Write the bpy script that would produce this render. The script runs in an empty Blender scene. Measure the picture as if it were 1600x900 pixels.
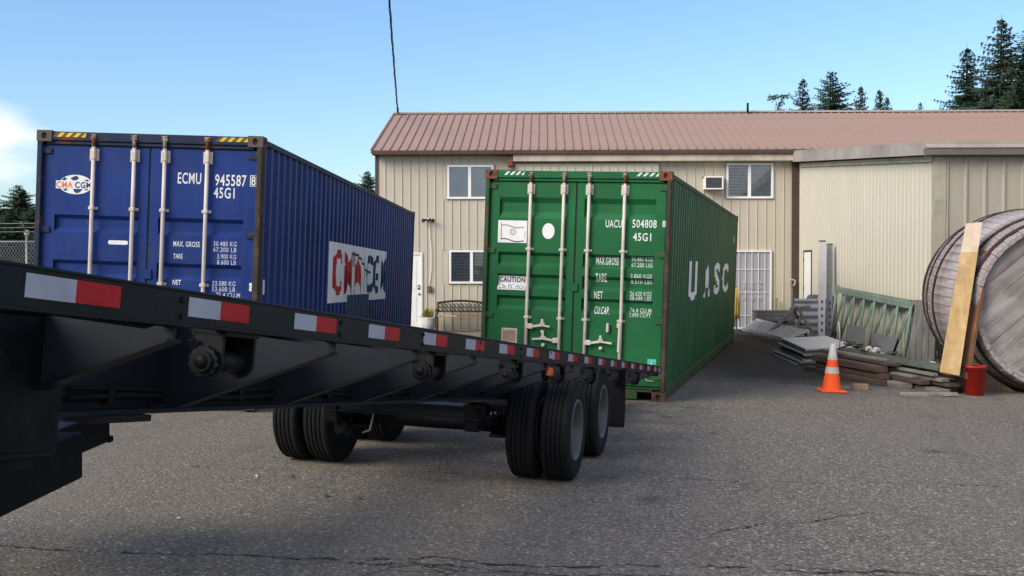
import bpy, bmesh, math, random
from mathutils import Vector, Matrix
from math import sin, cos, pi, radians, sqrt, atan2

# ------------------------------------------------------------------ camera, world, sun
SC = bpy.context.scene
COL = SC.collection
FPX, PITCH, ROLL, EYE = 1717.1, -0.0176, 0.0342, 1.6157
cam_d = bpy.data.cameras.new('camera')
cam = bpy.data.objects.new('camera', cam_d); COL.objects.link(cam)
cam_d.sensor_width = 36.0; cam_d.lens = FPX / 1600 * 36.0
cam_d.clip_start = 0.05; cam_d.clip_end = 3000
cam.location = (0, 0, EYE); cam.rotation_euler = (pi / 2 + PITCH, 0, 0)
SC.camera = cam

SUN_DIR = Vector((-0.70, -0.50, 0.54)).normalized()      # towards the sun
W = bpy.data.worlds.new('World'); SC.world = W; W.use_nodes = True
wn = W.node_tree; wn.nodes.clear()
def wnode(t, **k):
    n = wn.nodes.new(t)
    for a, b in k.items(): setattr(n, a, b)
    return n
wo = wnode('ShaderNodeOutputWorld'); bg = wnode('ShaderNodeBackground')
sky = wnode('ShaderNodeTexSky', sky_type='NISHITA', sun_disc=False)
sky.sun_elevation = math.asin(SUN_DIR.z); sky.sun_rotation = atan2(SUN_DIR.x, SUN_DIR.y)
sky.air_density = 1.25; sky.dust_density = 0.35; sky.ozone_density = 1.6; sky.altitude = 50
bg.inputs[1].default_value = 0.081
tc = wnode('ShaderNodeTexCoord')
mp = wnode('ShaderNodeMapping'); mp.inputs['Scale'].default_value = (1.0, 1.0, 3.2)
cn = wnode('ShaderNodeTexNoise'); cn.inputs['Scale'].default_value = 3.1; cn.inputs['Detail'].default_value = 7; cn.inputs['Roughness'].default_value = 0.55
dist = wnode('ShaderNodeVectorMath', operation='DISTANCE'); dist.inputs[1].default_value = Vector((-0.485, 1.0, 0.125)).normalized()
# a low bank of white cloud to the left, thin scraps elsewhere
scl = wnode('ShaderNodeVectorMath', operation='MULTIPLY'); scl.inputs[1].default_value = (1, 1, 2.0)
scl2 = wnode('ShaderNodeVectorMath', operation='MULTIPLY'); scl2.inputs[0].default_value = Vector((-0.485, 1.0, 0.125)).normalized(); scl2.inputs[1].default_value = (1, 1, 2.0)
bank = wnode('ShaderNodeMapRange'); bank.inputs[1].default_value = 0.0; bank.inputs[2].default_value = 0.12; bank.inputs[3].default_value = 0.405; bank.inputs[4].default_value = 0.0
thr = wnode('ShaderNodeMath', operation='ADD')
ramp = wnode('ShaderNodeMapRange', interpolation_type='SMOOTHSTEP'); ramp.inputs[1].default_value = 0.66; ramp.inputs[2].default_value = 0.86; ramp.inputs[3].default_value = 0.0; ramp.inputs[4].default_value = 0.82
mixc = wnode('ShaderNodeMixRGB'); mixc.inputs[2].default_value = (8.8, 8.3, 9.0, 1)
tint = wnode('ShaderNodeMixRGB', blend_type='MULTIPLY'); tint.inputs[0].default_value = 1; tint.inputs[2].default_value = (0.84, 1.03, 1.32, 1)
L = wn.links.new
L(tc.outputs['Generated'], mp.inputs[0]); L(mp.outputs[0], cn.inputs['Vector'])
L(tc.outputs['Generated'], scl.inputs[0]); L(scl.outputs[0], dist.inputs[0]); L(scl2.outputs[0], dist.inputs[1])
L(dist.outputs['Value'], bank.inputs[0]); L(bank.outputs[0], thr.inputs[0]); L(cn.outputs[0], thr.inputs[1])
# broken cloud added to the unseen sky behind the camera, for whiter fill light
sx = wnode('ShaderNodeSeparateXYZ'); fill_cloud = wnode('ShaderNodeMapRange', interpolation_type='SMOOTHSTEP'); thr2 = wnode('ShaderNodeMath', operation='ADD')
fill_cloud.inputs[1].default_value = 0.45; fill_cloud.inputs[2].default_value = -0.35; fill_cloud.inputs[3].default_value = 0.0; fill_cloud.inputs[4].default_value = 0.31
L(tc.outputs['Generated'], sx.inputs[0]); L(sx.outputs[1], fill_cloud.inputs[0]); L(thr.outputs[0], thr2.inputs[0]); L(fill_cloud.outputs[0], thr2.inputs[1])
L(thr2.outputs[0], ramp.inputs[0]); L(ramp.outputs[0], mixc.inputs[0])
L(sky.outputs[0], tint.inputs[1]); L(tint.outputs[0], mixc.inputs[1])
L(mixc.outputs[0], bg.inputs[0]); L(bg.outputs[0], wo.inputs[0])

sun_d = bpy.data.lights.new('sun', 'SUN'); sun_d.energy = 2.3; sun_d.angle = radians(34); sun_d.color = (1.0, 0.92, 0.79)
sun = bpy.data.objects.new('sun', sun_d); COL.objects.link(sun)
sun.rotation_euler = SUN_DIR.to_track_quat('Z', 'Y').to_euler()
SC.view_settings.view_transform = 'Standard'; SC.view_settings.look = 'None'
SC.view_settings.exposure = 0.85; SC.view_settings.gamma = 1.0

# ground frame (the yard falls to the right) -> upright world
def _basis():
    f = Vector((0, cos(PITCH), sin(PITCH))); u = Vector((0, -sin(PITCH), cos(PITCH))); r = Vector((1, 0, 0))
    r2 = cos(ROLL) * r + sin(ROLL) * u; u2 = -sin(ROLL) * r + cos(ROLL) * u
    A = Matrix((r, f, u)).transposed(); B = Matrix((r2, f, u2))
    return (A @ B).to_4x4()
_C = Matrix.Translation((0, 0, EYE))
G = _C @ _basis() @ _C.inverted()

# ------------------------------------------------------------------ materials
MATS = {}
class NT:
    def __init__(s, name):
        s.m = bpy.data.materials.new(name); s.m.use_nodes = True
        s.t = s.m.node_tree; s.b = s.t.nodes['Principled BSDF']
        s.co = s.t.nodes.new('ShaderNodeTexCoord').outputs['Object']
    def n(s, t, **k):
        x = s.t.nodes.new(t)
        for a, b in k.items(): setattr(x, a, b)
        return x
    def l(s, a, b): s.t.links.new(a, b)
    def setin(s, node, i, v):
        if isinstance(v, bpy.types.NodeSocket): s.l(v, node.inputs[i])
        elif v is not None: node.inputs[i].default_value = v
    def mapping(s, scale, loc=(0, 0, 0), rot=(0, 0, 0), co=None):
        x = s.n('ShaderNodeMapping'); s.l(co or s.co, x.inputs[0])
        x.inputs['Scale'].default_value = scale; x.inputs['Location'].default_value = loc; x.inputs['Rotation'].default_value = rot
        return x.outputs[0]
    def noise(s, scale, detail=4, rough=0.55, vec=None, dist=0):
        x = s.n('ShaderNodeTexNoise'); s.l(vec or s.co, x.inputs['Vector'])
        x.inputs['Scale'].default_value = scale; x.inputs['Detail'].default_value = detail
        x.inputs['Roughness'].default_value = rough; x.inputs['Distortion'].default_value = dist
        return x.outputs[0]
    def vor(s, scale, feature='F1', vec=None, out=0):
        x = s.n('ShaderNodeTexVoronoi', feature=feature); s.l(vec or s.co, x.inputs['Vector'])
        x.inputs['Scale'].default_value = scale
        return x.outputs[out]
    def rng(s, v, a, b, c=0.0, d=1.0, smooth=False):
        x = s.n('ShaderNodeMapRange'); 
        if smooth: x.interpolation_type = 'SMOOTHSTEP'
        s.l(v, x.inputs[0])
        for i, q in zip((1, 2, 3, 4), (a, b, c, d)): x.inputs[i].default_value = q
        return x.outputs[0]
    def math(s, op, a, b=None, c=None):
        x = s.n('ShaderNodeMath', operation=op)
        s.setin(x, 0, a); s.setin(x, 1, b)
        if c is not None: s.setin(x, 2, c)
        return x.outputs[0]
    def mix(s, f, a, b, mode='MIX'):
        x = s.n('ShaderNodeMixRGB', blend_type=mode)
        for i, v in enumerate((f, a, b)):
            if isinstance(v, tuple) and len(v) == 3: v = (*v, 1)
            s.setin(x, i, v)
        return x.outputs[0]
    def sep(s, vec=None):
        x = s.n('ShaderNodeSeparateXYZ'); s.l(vec or s.co, x.inputs[0]); return x.outputs
    def bump(s, h, strength=0.3, dist=0.01, prev=None):
        x = s.n('ShaderNodeBump'); x.inputs['Strength'].default_value = strength; x.inputs['Distance'].default_value = dist
        s.l(h, x.inputs['Height'])
        if prev: s.l(prev, x.inputs['Normal'])
        return x.outputs[0]
    def done(s, col, rough=0.6, metal=0.0, bump=None, spec=None):
        s.setin(s.b, 'Base Color', (*col, 1) if isinstance(col, tuple) and len(col) == 3 else col)
        s.setin(s.b, 'Roughness', rough); s.setin(s.b, 'Metallic', metal)
        if bump: s.l(bump, s.b.inputs['Normal'])
        if spec is not None: s.b.inputs['Specular IOR Level'].default_value = spec
        return s.m

def paint(name, col, rust=0.0, rough=0.45, var=0.25, dirt=0.3, dirtcol=(0.09, 0.075, 0.055), rustcol=(0.11, 0.045, 0.02), streak=0.3, scale=1.0, metal=0.0, bmp=0.15, spec=0.14):
    """painted or coated surface: colour drift, run-off streaks, grime and rust blooms"""
    if name in MATS: return MATS[name]
    s = NT(name)
    big = s.noise(1.1 * scale, 5, 0.6); fine = s.noise(28 * scale, 3, 0.6)
    dark = tuple(c * (1 - var) for c in col); lite = tuple(min(1, c * (1 + var * 0.7)) for c in col)
    c = s.mix(s.rng(big, 0.3, 0.7), dark, lite)
    st = s.noise(6.0, 4, 0.6, s.mapping((3.0 * scale, 3.0 * scale, 0.28 * scale)))
    c = s.mix(s.math('MULTIPLY', s.rng(st, 0.48, 0.78), streak), c, dirtcol)
    gr = s.noise(3.4 * scale, 8, 0.7)
    c = s.mix(s.math('MULTIPLY', s.rng(gr, 0.5, 0.72), dirt), c, dirtcol)
    r = rough
    if rust > 0:
        rn = s.noise(4.5 * scale, 9, 0.72, dist=0.4)
        m = s.rng(rn, 0.72 - rust * 0.42, 0.77 - rust * 0.36)
        rc = s.mix(s.noise(22, 4, 0.7), tuple(q * 0.45 for q in rustcol), tuple(min(1, q * 1.9) for q in rustcol))
        c = s.mix(m, c, rc)
        r = s.rng(m, 0, 1, rough, 0.9)
    b = s.bump(s.math('ADD', gr, s.math('MULTIPLY', fine, 0.3)), bmp, 0.006)
    MATS[name] = s.done(c, r, metal, b, spec)
    return MATS[name]

def wood(name, col, col2, axis=(1, 1, 12), rough=0.8, grain=1.0, stain=None):
    if name in MATS: return MATS[name]
    s = NT(name)
    v = s.mapping(axis)
    g1 = s.noise(9 * grain, 8, 0.65, v, 0.6); g2 = s.noise(2.2, 4, 0.6)
    c = s.mix(s.rng(g1, 0.35, 0.66), col, col2)
    c = s.mix(s.rng(g2, 0.45, 0.72, 0, 0.55), c, tuple(q * 0.5 for q in col))
    if stain: c = s.mix(s.rng(s.noise(1.3, 5, 0.7), 0.52, 0.7, 0, 0.7), c, stain)
    MATS[name] = s.done(c, rough, 0, s.bump(g1, 0.35, 0.004))
    return MATS[name]

def plain(name, col, rough=0.5, metal=0.0, var=0.15, sc=12):
    if name in MATS: return MATS[name]
    s = NT(name); n = s.noise(sc, 5, 0.6)
    c = s.mix(s.rng(n, 0.3, 0.7), tuple(q * (1 - var) for q in col), tuple(min(1, q * (1 + var)) for q in col))
    MATS[name] = s.done(c, rough, metal, s.bump(n, 0.1, 0.003)); return MATS[name]

def mat_asphalt():
    s = NT('asphalt')
    xyz = s.sep()
    v1 = s.n('ShaderNodeTexVoronoi'); s.l(s.co, v1.inputs['Vector']); v1.inputs['Scale'].default_value = 52
    v2 = s.n('ShaderNodeTexVoronoi'); s.l(s.co, v2.inputs['Vector']); v2.inputs['Scale'].default_value = 125
    st = s.n('ShaderNodeSeparateColor'); s.l(v1.outputs['Color'], st.inputs[0])
    st2 = s.n('ShaderNodeSeparateColor'); s.l(v2.outputs['Color'], st2.inputs[0])
    base = s.mix(s.rng(st.outputs[0], 0.0, 1.0), (0.104, 0.093, 0.079), (0.360, 0.325, 0.275))
    base = s.mix(s.rng(st2.outputs[1], 0.0, 1.0, 0.0, 0.55), base, (0.178, 0.158, 0.128))
    base = s.mix(s.rng(st.outputs[1], 0.935, 0.965, 0, 0.9), base, (0.55, 0.52, 0.48))
    base = s.mix(s.rng(st2.outputs[2], 0.96, 0.99, 0, 0.7), base, (0.48, 0.46, 0.43))
    base = s.mix(s.rng(s.noise(38, 3, 0.7), 0.42, 0.60, 0.60, 0.0), base, (0.060, 0.055, 0.050))
    edge = s.rng(v1.outputs['Distance'], 0.25, 0.75)
    base = s.mix(s.math('MULTIPLY', edge, 0.55), base, (0.022, 0.022, 0.022))
    big = s.noise(0.28, 6, 0.62); mid = s.noise(1.7, 6, 0.68)
    base = s.mix(s.rng(big, 0.36, 0.66, 0, 0.35), base, (0.148, 0.131, 0.109), 'MIX')
    base = s.mix(s.rng(mid, 0.55, 0.75, 0, 0.35), base, (0.122, 0.110, 0.095))
    # brownish silt on the left, dark oily blots here and there
    silt = s.math('MULTIPLY', s.rng(xyz[0], 2.0, -3.5, 0, 0.55), s.rng(s.noise(0.9, 5, 0.6), 0.35, 0.65, 0.35, 1))
    base = s.mix(silt, base, (0.155, 0.134, 0.106))
    vb = s.n('ShaderNodeTexVoronoi'); s.l(s.co, vb.inputs['Vector']); vb.inputs['Scale'].default_value = 0.75
    blot = s.rng(s.math('ADD', vb.outputs['Distance'], s.math('MULTIPLY', mid, 0.35)), 0.20, 0.33, 0.55, 0.0, True)
    base = s.mix(blot, base, (0.024, 0.023, 0.022))
    # dark tone painted in as the green container's cast shadow, towards the stack
    container_shade = s.math('MULTIPLY', s.rng(xyz[0], 2.2, 4.0, 0, 1, True), s.rng(s.math('ADD', xyz[1], s.math('MULTIPLY', s.noise(1.1, 5, 0.6), 1.6)), 16.7, 18.4, 0, 0.80, True))
    base = s.mix(container_shade, base, (0.020, 0.018, 0.015))
    # long ragged cracks
    w1 = s.noise(1.3, 7, 0.72); w2 = s.noise(0.5, 3, 0.5)
    def crack(x0, x1, y0, sl, wd, gate=0.35):
        line = s.math('MULTIPLY_ADD', xyz[0], -sl, xyz[1])
        line = s.math('MULTIPLY_ADD', w1, 0.55, line)
        d = s.math('ABSOLUTE', s.math('SUBTRACT', line, y0 + 0.27))
        m = s.rng(d, wd * 0.35, wd, 1, 0)
        m = s.math('MULTIPLY', m, s.rng(s.noise(3.1, 3, 0.6), gate, gate + 0.1))
        m = s.math('MULTIPLY', m, s.math('MULTIPLY', s.rng(xyz[0], x0, x0 + 0.2), s.rng(xyz[0], x1, x1 - 0.2)))
        return m
    cr = crack(-4, 6, 6.02, 0.02, 0.018)
    for a in ((-1.0, 1.6, 5.86, -0.06, 0.015), (1.2, 2.6, 6.2, 0.55, 0.012), (1.0, 2.6, 6.9, -0.45, 0.010), (-6, 6, 8.6, 0.05, 0.010, 0.47), (-6, 9, 13.4, -0.04, 0.012, 0.42), (-9, 9, 16.6, 0.03, 0.014, 0.4)):
        cr = s.math('MAXIMUM', cr, crack(*a))
    al = s.n('ShaderNodeTexVoronoi', feature='DISTANCE_TO_EDGE'); al.inputs['Scale'].default_value = 3.4
    wv = s.n('ShaderNodeVectorMath', operation='MULTIPLY_ADD')
    nz = s.n('ShaderNodeTexNoise'); s.l(s.co, nz.inputs['Vector']); nz.inputs['Scale'].default_value = 4; nz.inputs['Detail'].default_value = 5
    s.l(nz.outputs['Color'], wv.inputs[0]); wv.inputs[1].default_value = (0.25, 0.25, 0); s.l(s.co, wv.inputs[2]); s.l(wv.outputs[0], al.inputs['Vector'])
    am = s.math('MULTIPLY', s.rng(al.outputs['Distance'], 0.004, 0.022, 1, 0), s.rng(s.math('ADD', xyz[1], s.math('MULTIPLY', w2, 1.6)), 6.75, 6.45, 0, 0.8))
    am = s.math('MULTIPLY', am, s.rng(s.noise(1.6, 2, 0.5), 0.46, 0.55))
    cr = s.math('MAXIMUM', cr, am)
    base = s.mix(s.math('MULTIPLY', cr, 0.85), base, (0.010, 0.010, 0.010))
    # faint tyre tracks sweeping across the yard and small oil drips
    tw = s.math('ADD', xyz[0], s.math('MULTIPLY', s.math('SINE', s.math('MULTIPLY', xyz[1], 0.22)), 1.6))
    tk = s.math('ABSOLUTE', s.math('SUBTRACT', s.math('PINGPONG', s.math('ADD', tw, 20.3), 1.05), 0.55))
    tk = s.math('MULTIPLY', s.rng(tk, 0.05, 0.13, 0.22, 0), s.rng(s.noise(0.6, 5, 0.7), 0.45, 0.62))
    base = s.mix(tk, base, (0.050, 0.047, 0.045))
    dv = s.n('ShaderNodeTexVoronoi'); s.l(s.co, dv.inputs['Vector']); dv.inputs['Scale'].default_value = 2.3
    base = s.mix(s.rng(s.math('ADD', dv.outputs['Distance'], s.math('MULTIPLY', s.noise(9, 4, 0.6), 0.12)), 0.085, 0.115, 0.6, 0, True), base, (0.030, 0.028, 0.027))
    hgt = s.math('ADD', s.math('MULTIPLY', v1.outputs['Distance'], -0.5), s.math('MULTIPLY', v2.outputs['Distance'], -0.25))
    hgt = s.math('SUBTRACT', hgt, s.math('MULTIPLY', cr, 2.0))
    b = s.bump(hgt, 0.8, 0.012); b = s.bump(s.noise(0.8, 4, 0.6), 0.5, 0.03, b)
    base = s.mix(1.0, base, (1.32, 1.30, 1.24), 'MULTIPLY')
    return s.done(base, 0.9, 0, b, 0.12)

def mat_wall(name, col, edge=0.0, grime=0.25):
    s = NT(name)
    z = s.sep()[2]
    st = s.noise(4.0, 5, 0.6, s.mapping((4, 4, 0.18)))
    c = s.mix(s.rng(st, 0.4, 0.75, 0, 0.35), col, tuple(q * 0.72 for q in col))
    c = s.mix(s.rng(s.noise(0.9, 5, 0.65), 0.45, 0.75, 0, 0.35), c, tuple(q * f for q, f in zip(col, (0.84, 0.83, 0.80))))
    low = s.math('MULTIPLY', s.rng(s.math('ADD', z, s.math('MULTIPLY', s.noise(2.2, 5, 0.7), 0.9)), 1.1, 0.3), grime * 2)
    c = s.mix(low, c, (0.12, 0.105, 0.08))
    c = s.mix(s.rng(s.noise(14, 6, 0.75), 0.62, 0.74, 0, grime), c, (0.16, 0.14, 0.11))
    return s.done(c, 0.5, 0, s.bump(s.noise(1.6, 3, 0.5, s.mapping((1, 1, 0.6))), 0.12, 0.02), 0.25)

def mat_foliage(name, a, b):
    s = NT(name)
    oi = s.n('ShaderNodeObjectInfo')
    n = s.noise(0.9, 3, 0.6); f = s.noise(9, 2, 0.5)
    c = s.mix(s.rng(n, 0.35, 0.65), a, b)
    c = s.mix(s.rng(f, 0.45, 0.75, 0, 0.5), c, tuple(q * 0.45 for q in a))
    c = s.mix(s.rng(oi.outputs['Random'], 0, 1, 0, 0.35), c, tuple(q * 0.6 for q in b))
    m = s.done(c, 0.7, 0, None, 0.2); return m

M = {}
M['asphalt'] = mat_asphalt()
M['grass'] = mat_foliage('field_grass', (0.04, 0.065, 0.02), (0.08, 0.09, 0.035))
M['wall'] = mat_wall('tan_siding', (0.50, 0.45, 0.365), grime=0.12)
M['wall_annex'] = mat_wall('cream_siding', (0.56, 0.525, 0.43), grime=0.16)
M['wall_front'] = mat_wall('shade_toned_siding', (0.36, 0.33, 0.26), grime=0.2)  # lean-to front wall, colour darkened to stand for its shade
M['trim_cream'] = paint('cream_trim', (0.50, 0.43, 0.34), rough=0.5, dirt=0.25, streak=0.25)
M['trim_brown'] = paint('brown_trim', (0.085, 0.055, 0.042), rough=0.5, dirt=0.15, streak=0.1)
M['fascia'] = paint('taupe_fascia', (0.35, 0.31, 0.275), rough=0.5, dirt=0.3, streak=0.25)
M['roof'] = paint('brick_red_metal_roof', (0.365, 0.245, 0.190), rough=0.5, var=0.10, dirt=0.12, streak=0.12, dirtcol=(0.20, 0.12, 0.10))
M['white'] = paint('white_enamel', (0.78, 0.77, 0.74), rough=0.4, var=0.05, dirt=0.12, streak=0.1, dirtcol=(0.4, 0.37, 0.32))
M['white_dull'] = paint('chalky_white_enamel', (0.62, 0.61, 0.60), rough=0.6, var=0.1, dirt=0.3, streak=0.2, dirtcol=(0.3, 0.28, 0.24))
M['glass'] = NT('window_glass').done((0.09, 0.10, 0.10), 0.06, 0, None, 0.8)
M['blind'] = plain('blind_slats', (0.80, 0.82, 0.78), 0.6)
M['shade'] = plain('pale_roller_shade', (0.80, 0.84, 0.85), 0.7, var=0.1, sc=2)
M['dark_room'] = plain('dark_interior', (0.03, 0.032, 0.03), 0.8)
M['blue'] = paint('container_blue', (0.011, 0.034, 0.165), rust=0.13, rough=0.42, var=0.24, dirt=0.34, streak=0.38, dirtcol=(0.040, 0.052, 0.095))
M['blue_side'] = paint('container_blue_side', (0.014, 0.034, 0.150), rust=0.14, rough=0.45, var=0.3, dirt=0.3, streak=0.5, dirtcol=(0.045, 0.065, 0.12))
M['blue_patch'] = paint('primer_patch', (0.055, 0.085, 0.14), rough=0.6, dirt=0.3, streak=0.5, dirtcol=(0.10, 0.11, 0.12))
M['blue_rail'] = paint('container_blue_rail', (0.018, 0.028, 0.058), rust=0.36, rough=0.55, dirt=0.5, streak=0.3, dirtcol=(0.03, 0.035, 0.035))
M['post_rust'] = paint('rusted_post', (0.045, 0.038, 0.030), rust=0.5, rough=0.85, dirt=0.5, rustcol=(0.085, 0.05, 0.032))
M['cast_rust'] = paint('rusted_casting', (0.075, 0.05, 0.04), rust=0.7, rough=0.85, dirt=0.4, rustcol=(0.15, 0.06, 0.035))
M['cast_grey'] = paint('grimy_casting', (0.10, 0.088, 0.078), rust=0.45, rough=0.8, dirt=0.5, rustcol=(0.12, 0.065, 0.04))
M['green'] = paint('container_green', (0.013, 0.112, 0.038), rust=0.11, rough=0.42, var=0.22, dirt=0.36, streak=0.38, dirtcol=(0.035, 0.075, 0.040))
M['green_side'] = paint('container_green_side', (0.022, 0.100, 0.038), rust=0.24, rough=0.45, var=0.3, dirt=0.4, streak=0.75, dirtcol=(0.060, 0.105, 0.060), rustcol=(0.10, 0.05, 0.025))
M['green_rail'] = paint('container_green_rail', (0.030, 0.085, 0.035), rust=0.45, rough=0.6, dirt=0.5, dirtcol=(0.04, 0.045, 0.03))
M['gasket'] = paint('rubber_gasket', (0.022, 0.028, 0.024), rough=0.8, dirt=0.4, dirtcol=(0.05, 0.06, 0.04))
M['rod'] = paint('locking_bar_paint', (0.56, 0.50, 0.43), rust=0.12, rough=0.45, dirt=0.4, dirtcol=(0.22, 0.19, 0.15))
M['rod_rust'] = paint('locking_bar_end', (0.30, 0.26, 0.22), rust=0.6, rough=0.7, dirt=0.5)
M['letter'] = paint('stencil_white', (0.66, 0.68, 0.66), rough=0.5, var=0.1, dirt=0.35, dirtcol=(0.25, 0.32, 0.35))
M['letter_worn'] = paint('worn_stencil_white', (0.50, 0.56, 0.52), rough=0.6, var=0.15, dirt=0.75, streak=0.5, dirtcol=(0.10, 0.20, 0.13))
M['letter_blue_worn'] = paint('worn_white_on_blue', (0.45, 0.48, 0.56), rough=0.6, var=0.15, dirt=0.7, streak=0.4, dirtcol=(0.10, 0.13, 0.25))
M['decal'] = paint('decal_white', (0.70, 0.71, 0.70), rough=0.4, var=0.05, dirt=0.3, streak=0.3, dirtcol=(0.35, 0.35, 0.33))
M['decal_side'] = paint('painted_white_panel', (0.88, 0.87, 0.83), rough=0.5, var=0.06, dirt=0.15, streak=0.3, dirtcol=(0.30, 0.28, 0.25))
M['decal_red'] = paint('decal_red', (0.66, 0.035, 0.045), rough=0.5, var=0.15, dirt=0.25, streak=0.3)
M['decal_orange'] = plain('decal_orange', (0.60, 0.16, 0.06), 0.5)
M['decal_navy'] = paint('decal_navy', (0.022, 0.045, 0.13), rough=0.5, dirt=0.2)
M['decal_black'] = plain('decal_black', (0.015, 0.018, 0.02), 0.5)
M['decal_pink'] = paint('faded_plate', (0.34, 0.22, 0.19), rough=0.5, dirt=0.5)
M['haz_yellow'] = paint('hazard_yellow', (0.62, 0.50, 0.04), rough=0.5, dirt=0.35)
M['haz_brown'] = paint('hazard_faded', (0.16, 0.075, 0.035), rough=0.6, dirt=0.4)
M['haz_white'] = paint('hazard_white', (0.60, 0.68, 0.62), rough=0.5, dirt=0.4, dirtcol=(0.08, 0.15, 0.09))
M['black_steel'] = paint('black_chassis', (0.005, 0.0065, 0.009), rough=0.45, var=0.25, dirt=0.30, streak=0.2, dirtcol=(0.015, 0.017, 0.021), bmp=0.25)
M['web_steel'] = paint('dusty_beam_paint', (0.010, 0.013, 0.019), rough=0.6, var=0.2, dirt=0.4, streak=0.25, dirtcol=(0.018, 0.022, 0.030), bmp=0.3)
M['lit_flange'] = paint('lit_flange_paint', (0.11, 0.115, 0.125), rough=0.6, dirt=0.4, dirtcol=(0.13, 0.13, 0.13))  # pale colour painted in for the sky light on the beam's top flange
M['dark_steel'] = paint('greasy_steel', (0.004, 0.004, 0.005), rust=0.05, rough=0.55, dirt=0.4, dirtcol=(0.018, 0.017, 0.016), bmp=0.4)
M['scuffed'] = paint('scuffed_black', (0.004, 0.005, 0.006), rough=0.6, dirt=0.6, streak=0.2, dirtcol=(0.020, 0.020, 0.022), bmp=0.4, scale=1.6)
M['rubber'] = paint('tyre_rubber', (0.011, 0.011, 0.012), rough=0.85, var=0.2, dirt=0.35, streak=0.0, dirtcol=(0.024, 0.023, 0.021), scale=2, bmp=0.2)
M['rim'] = paint('dull_silver_rim', (0.10, 0.10, 0.105), rough=0.45, dirt=0.4, metal=0.25, dirtcol=(0.12, 0.12, 0.12))
M['tape_white'] = paint('reflector_white', (0.37, 0.385, 0.44), rough=0.3, var=0.12, dirt=0.35, streak=0.0, dirtcol=(0.28, 0.29, 0.33), scale=5)
M['tape_red'] = paint('reflector_red', (0.42, 0.010, 0.020), rough=0.28, var=0.15, dirt=0.15, streak=0.0, scale=5)
M['lamp_orange'] = plain('amber_lens', (0.72, 0.13, 0.015), 0.25)
M['cone'] = paint('cone_orange', (0.86, 0.105, 0.022), rough=0.45, var=0.10, dirt=0.15, streak=0.1, dirtcol=(0.45, 0.08, 0.03), scale=3)
M['cone_white'] = paint('cone_collar', (0.52, 0.50, 0.47), rough=0.35, dirt=0.6, dirtcol=(0.45, 0.25, 0.18), scale=3)
M['bucket'] = paint('red_plastic', (0.42, 0.025, 0.018), rough=0.4, dirt=0.3)
M['ply_new'] = wood('golden_plank', (0.36, 0.225, 0.085), (0.48, 0.33, 0.145), (1, 1, 0.12), 0.7)
M['ply_pale'] = wood('pale_plank_end', (0.46, 0.36, 0.26), (0.54, 0.44, 0.33), (1, 1, 0.12), 0.75)
M['wood_brown'] = wood('brown_plank', (0.16, 0.065, 0.030), (0.28, 0.12, 0.05), (1, 1, 0.12), 0.8)
M['wood_grey'] = wood('weathered_grey_board', (0.14, 0.135, 0.125), (0.26, 0.25, 0.235), (1, 1, 0.10), 0.85, stain=(0.10, 0.09, 0.085))
M['lum_brown'] = wood('old_brown_lumber', (0.055, 0.035, 0.026), (0.135, 0.088, 0.066), (1, 0.08, 1), 0.85, stain=(0.05, 0.03, 0.022))
M['lum_grey'] = wood('old_grey_lumber', (0.15, 0.135, 0.115), (0.29, 0.265, 0.23), (1, 0.08, 1), 0.85, stain=(0.08, 0.07, 0.06))
M['lum_tan'] = wood('tan_lumber', (0.25, 0.17, 0.10), (0.36, 0.26, 0.16), (0.1, 1, 1), 0.85)
M['panel_white'] = paint('chalky_panel', (0.58, 0.56, 0.52), rough=0.8, var=0.12, dirt=0.5, dirtcol=(0.24, 0.22, 0.19))
M['panel_grey'] = paint('grey_panel', (0.24, 0.23, 0.21), rough=0.8, var=0.2, dirt=0.5, dirtcol=(0.10, 0.09, 0.08))
M['stave'] = wood('purple_grey_stave', (0.22, 0.18, 0.165), (0.43, 0.38, 0.365), (1.2, 0.10, 1.2), 0.85, stain=(0.14, 0.10, 0.10))
M['head_wood'] = wood('grey_cask_head', (0.19, 0.165, 0.145), (0.35, 0.325, 0.315), (1.2, 1, 0.10), 0.85, stain=(0.10, 0.09, 0.085))
M['hoop'] = paint('rust_hoop', (0.050, 0.026, 0.025), rust=0.3, rough=0.85, dirt=0.4)
M['scaf_green'] = paint('sage_green_steel', (0.19, 0.26, 0.21), rust=0.10, rough=0.5, dirt=0.35, dirtcol=(0.10, 0.12, 0.09))
M['chan_green'] = paint('grey_green_channel', (0.13, 0.15, 0.13), rust=0.15, rough=0.6, dirt=0.4)
M['galv'] = paint('galvanised_sheet', (0.38, 0.40, 0.44), rust=0.05, rough=0.42, metal=0.35, dirt=0.3, dirtcol=(0.20, 0.20, 0.20))
M['upright'] = paint('lilac_grey_upright', (0.58, 0.56, 0.58), rust=0.06, rough=0.5, dirt=0.25, dirtcol=(0.26, 0.24, 0.24))
M['plastic_grey'] = paint('grey_plastic', (0.10, 0.105, 0.11), rough=0.6, dirt=0.4, dirtcol=(0.16, 0.15, 0.14))
M['plate_grey'] = paint('dull_grey_plate', (0.13, 0.135, 0.13), rough=0.6, dirt=0.4, dirtcol=(0.2, 0.19, 0.17))
M['junk'] = paint('rusty_hardware', (0.10, 0.075, 0.06), rust=0.4, rough=0.7, dirt=0.5)
M['bench_iron'] = paint('dark_cast_iron', (0.040, 0.032, 0.026), rust=0.15, rough=0.55)
M['bench_wood'] = wood('bench_slat', (0.25, 0.12, 0.06), (0.40, 0.22, 0.12), (0.15, 1, 1))
M['pot'] = paint('white_pot', (0.62, 0.62, 0.60), rough=0.5, dirt=0.4)
M['plant_yellow'] = mat_foliage('yellow_sedge', (0.25, 0.22, 0.04), (0.40, 0.33, 0.06))
M['conifer'] = mat_foliage('conifer_needles', (0.030, 0.062, 0.030), (0.065, 0.110, 0.050))
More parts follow.
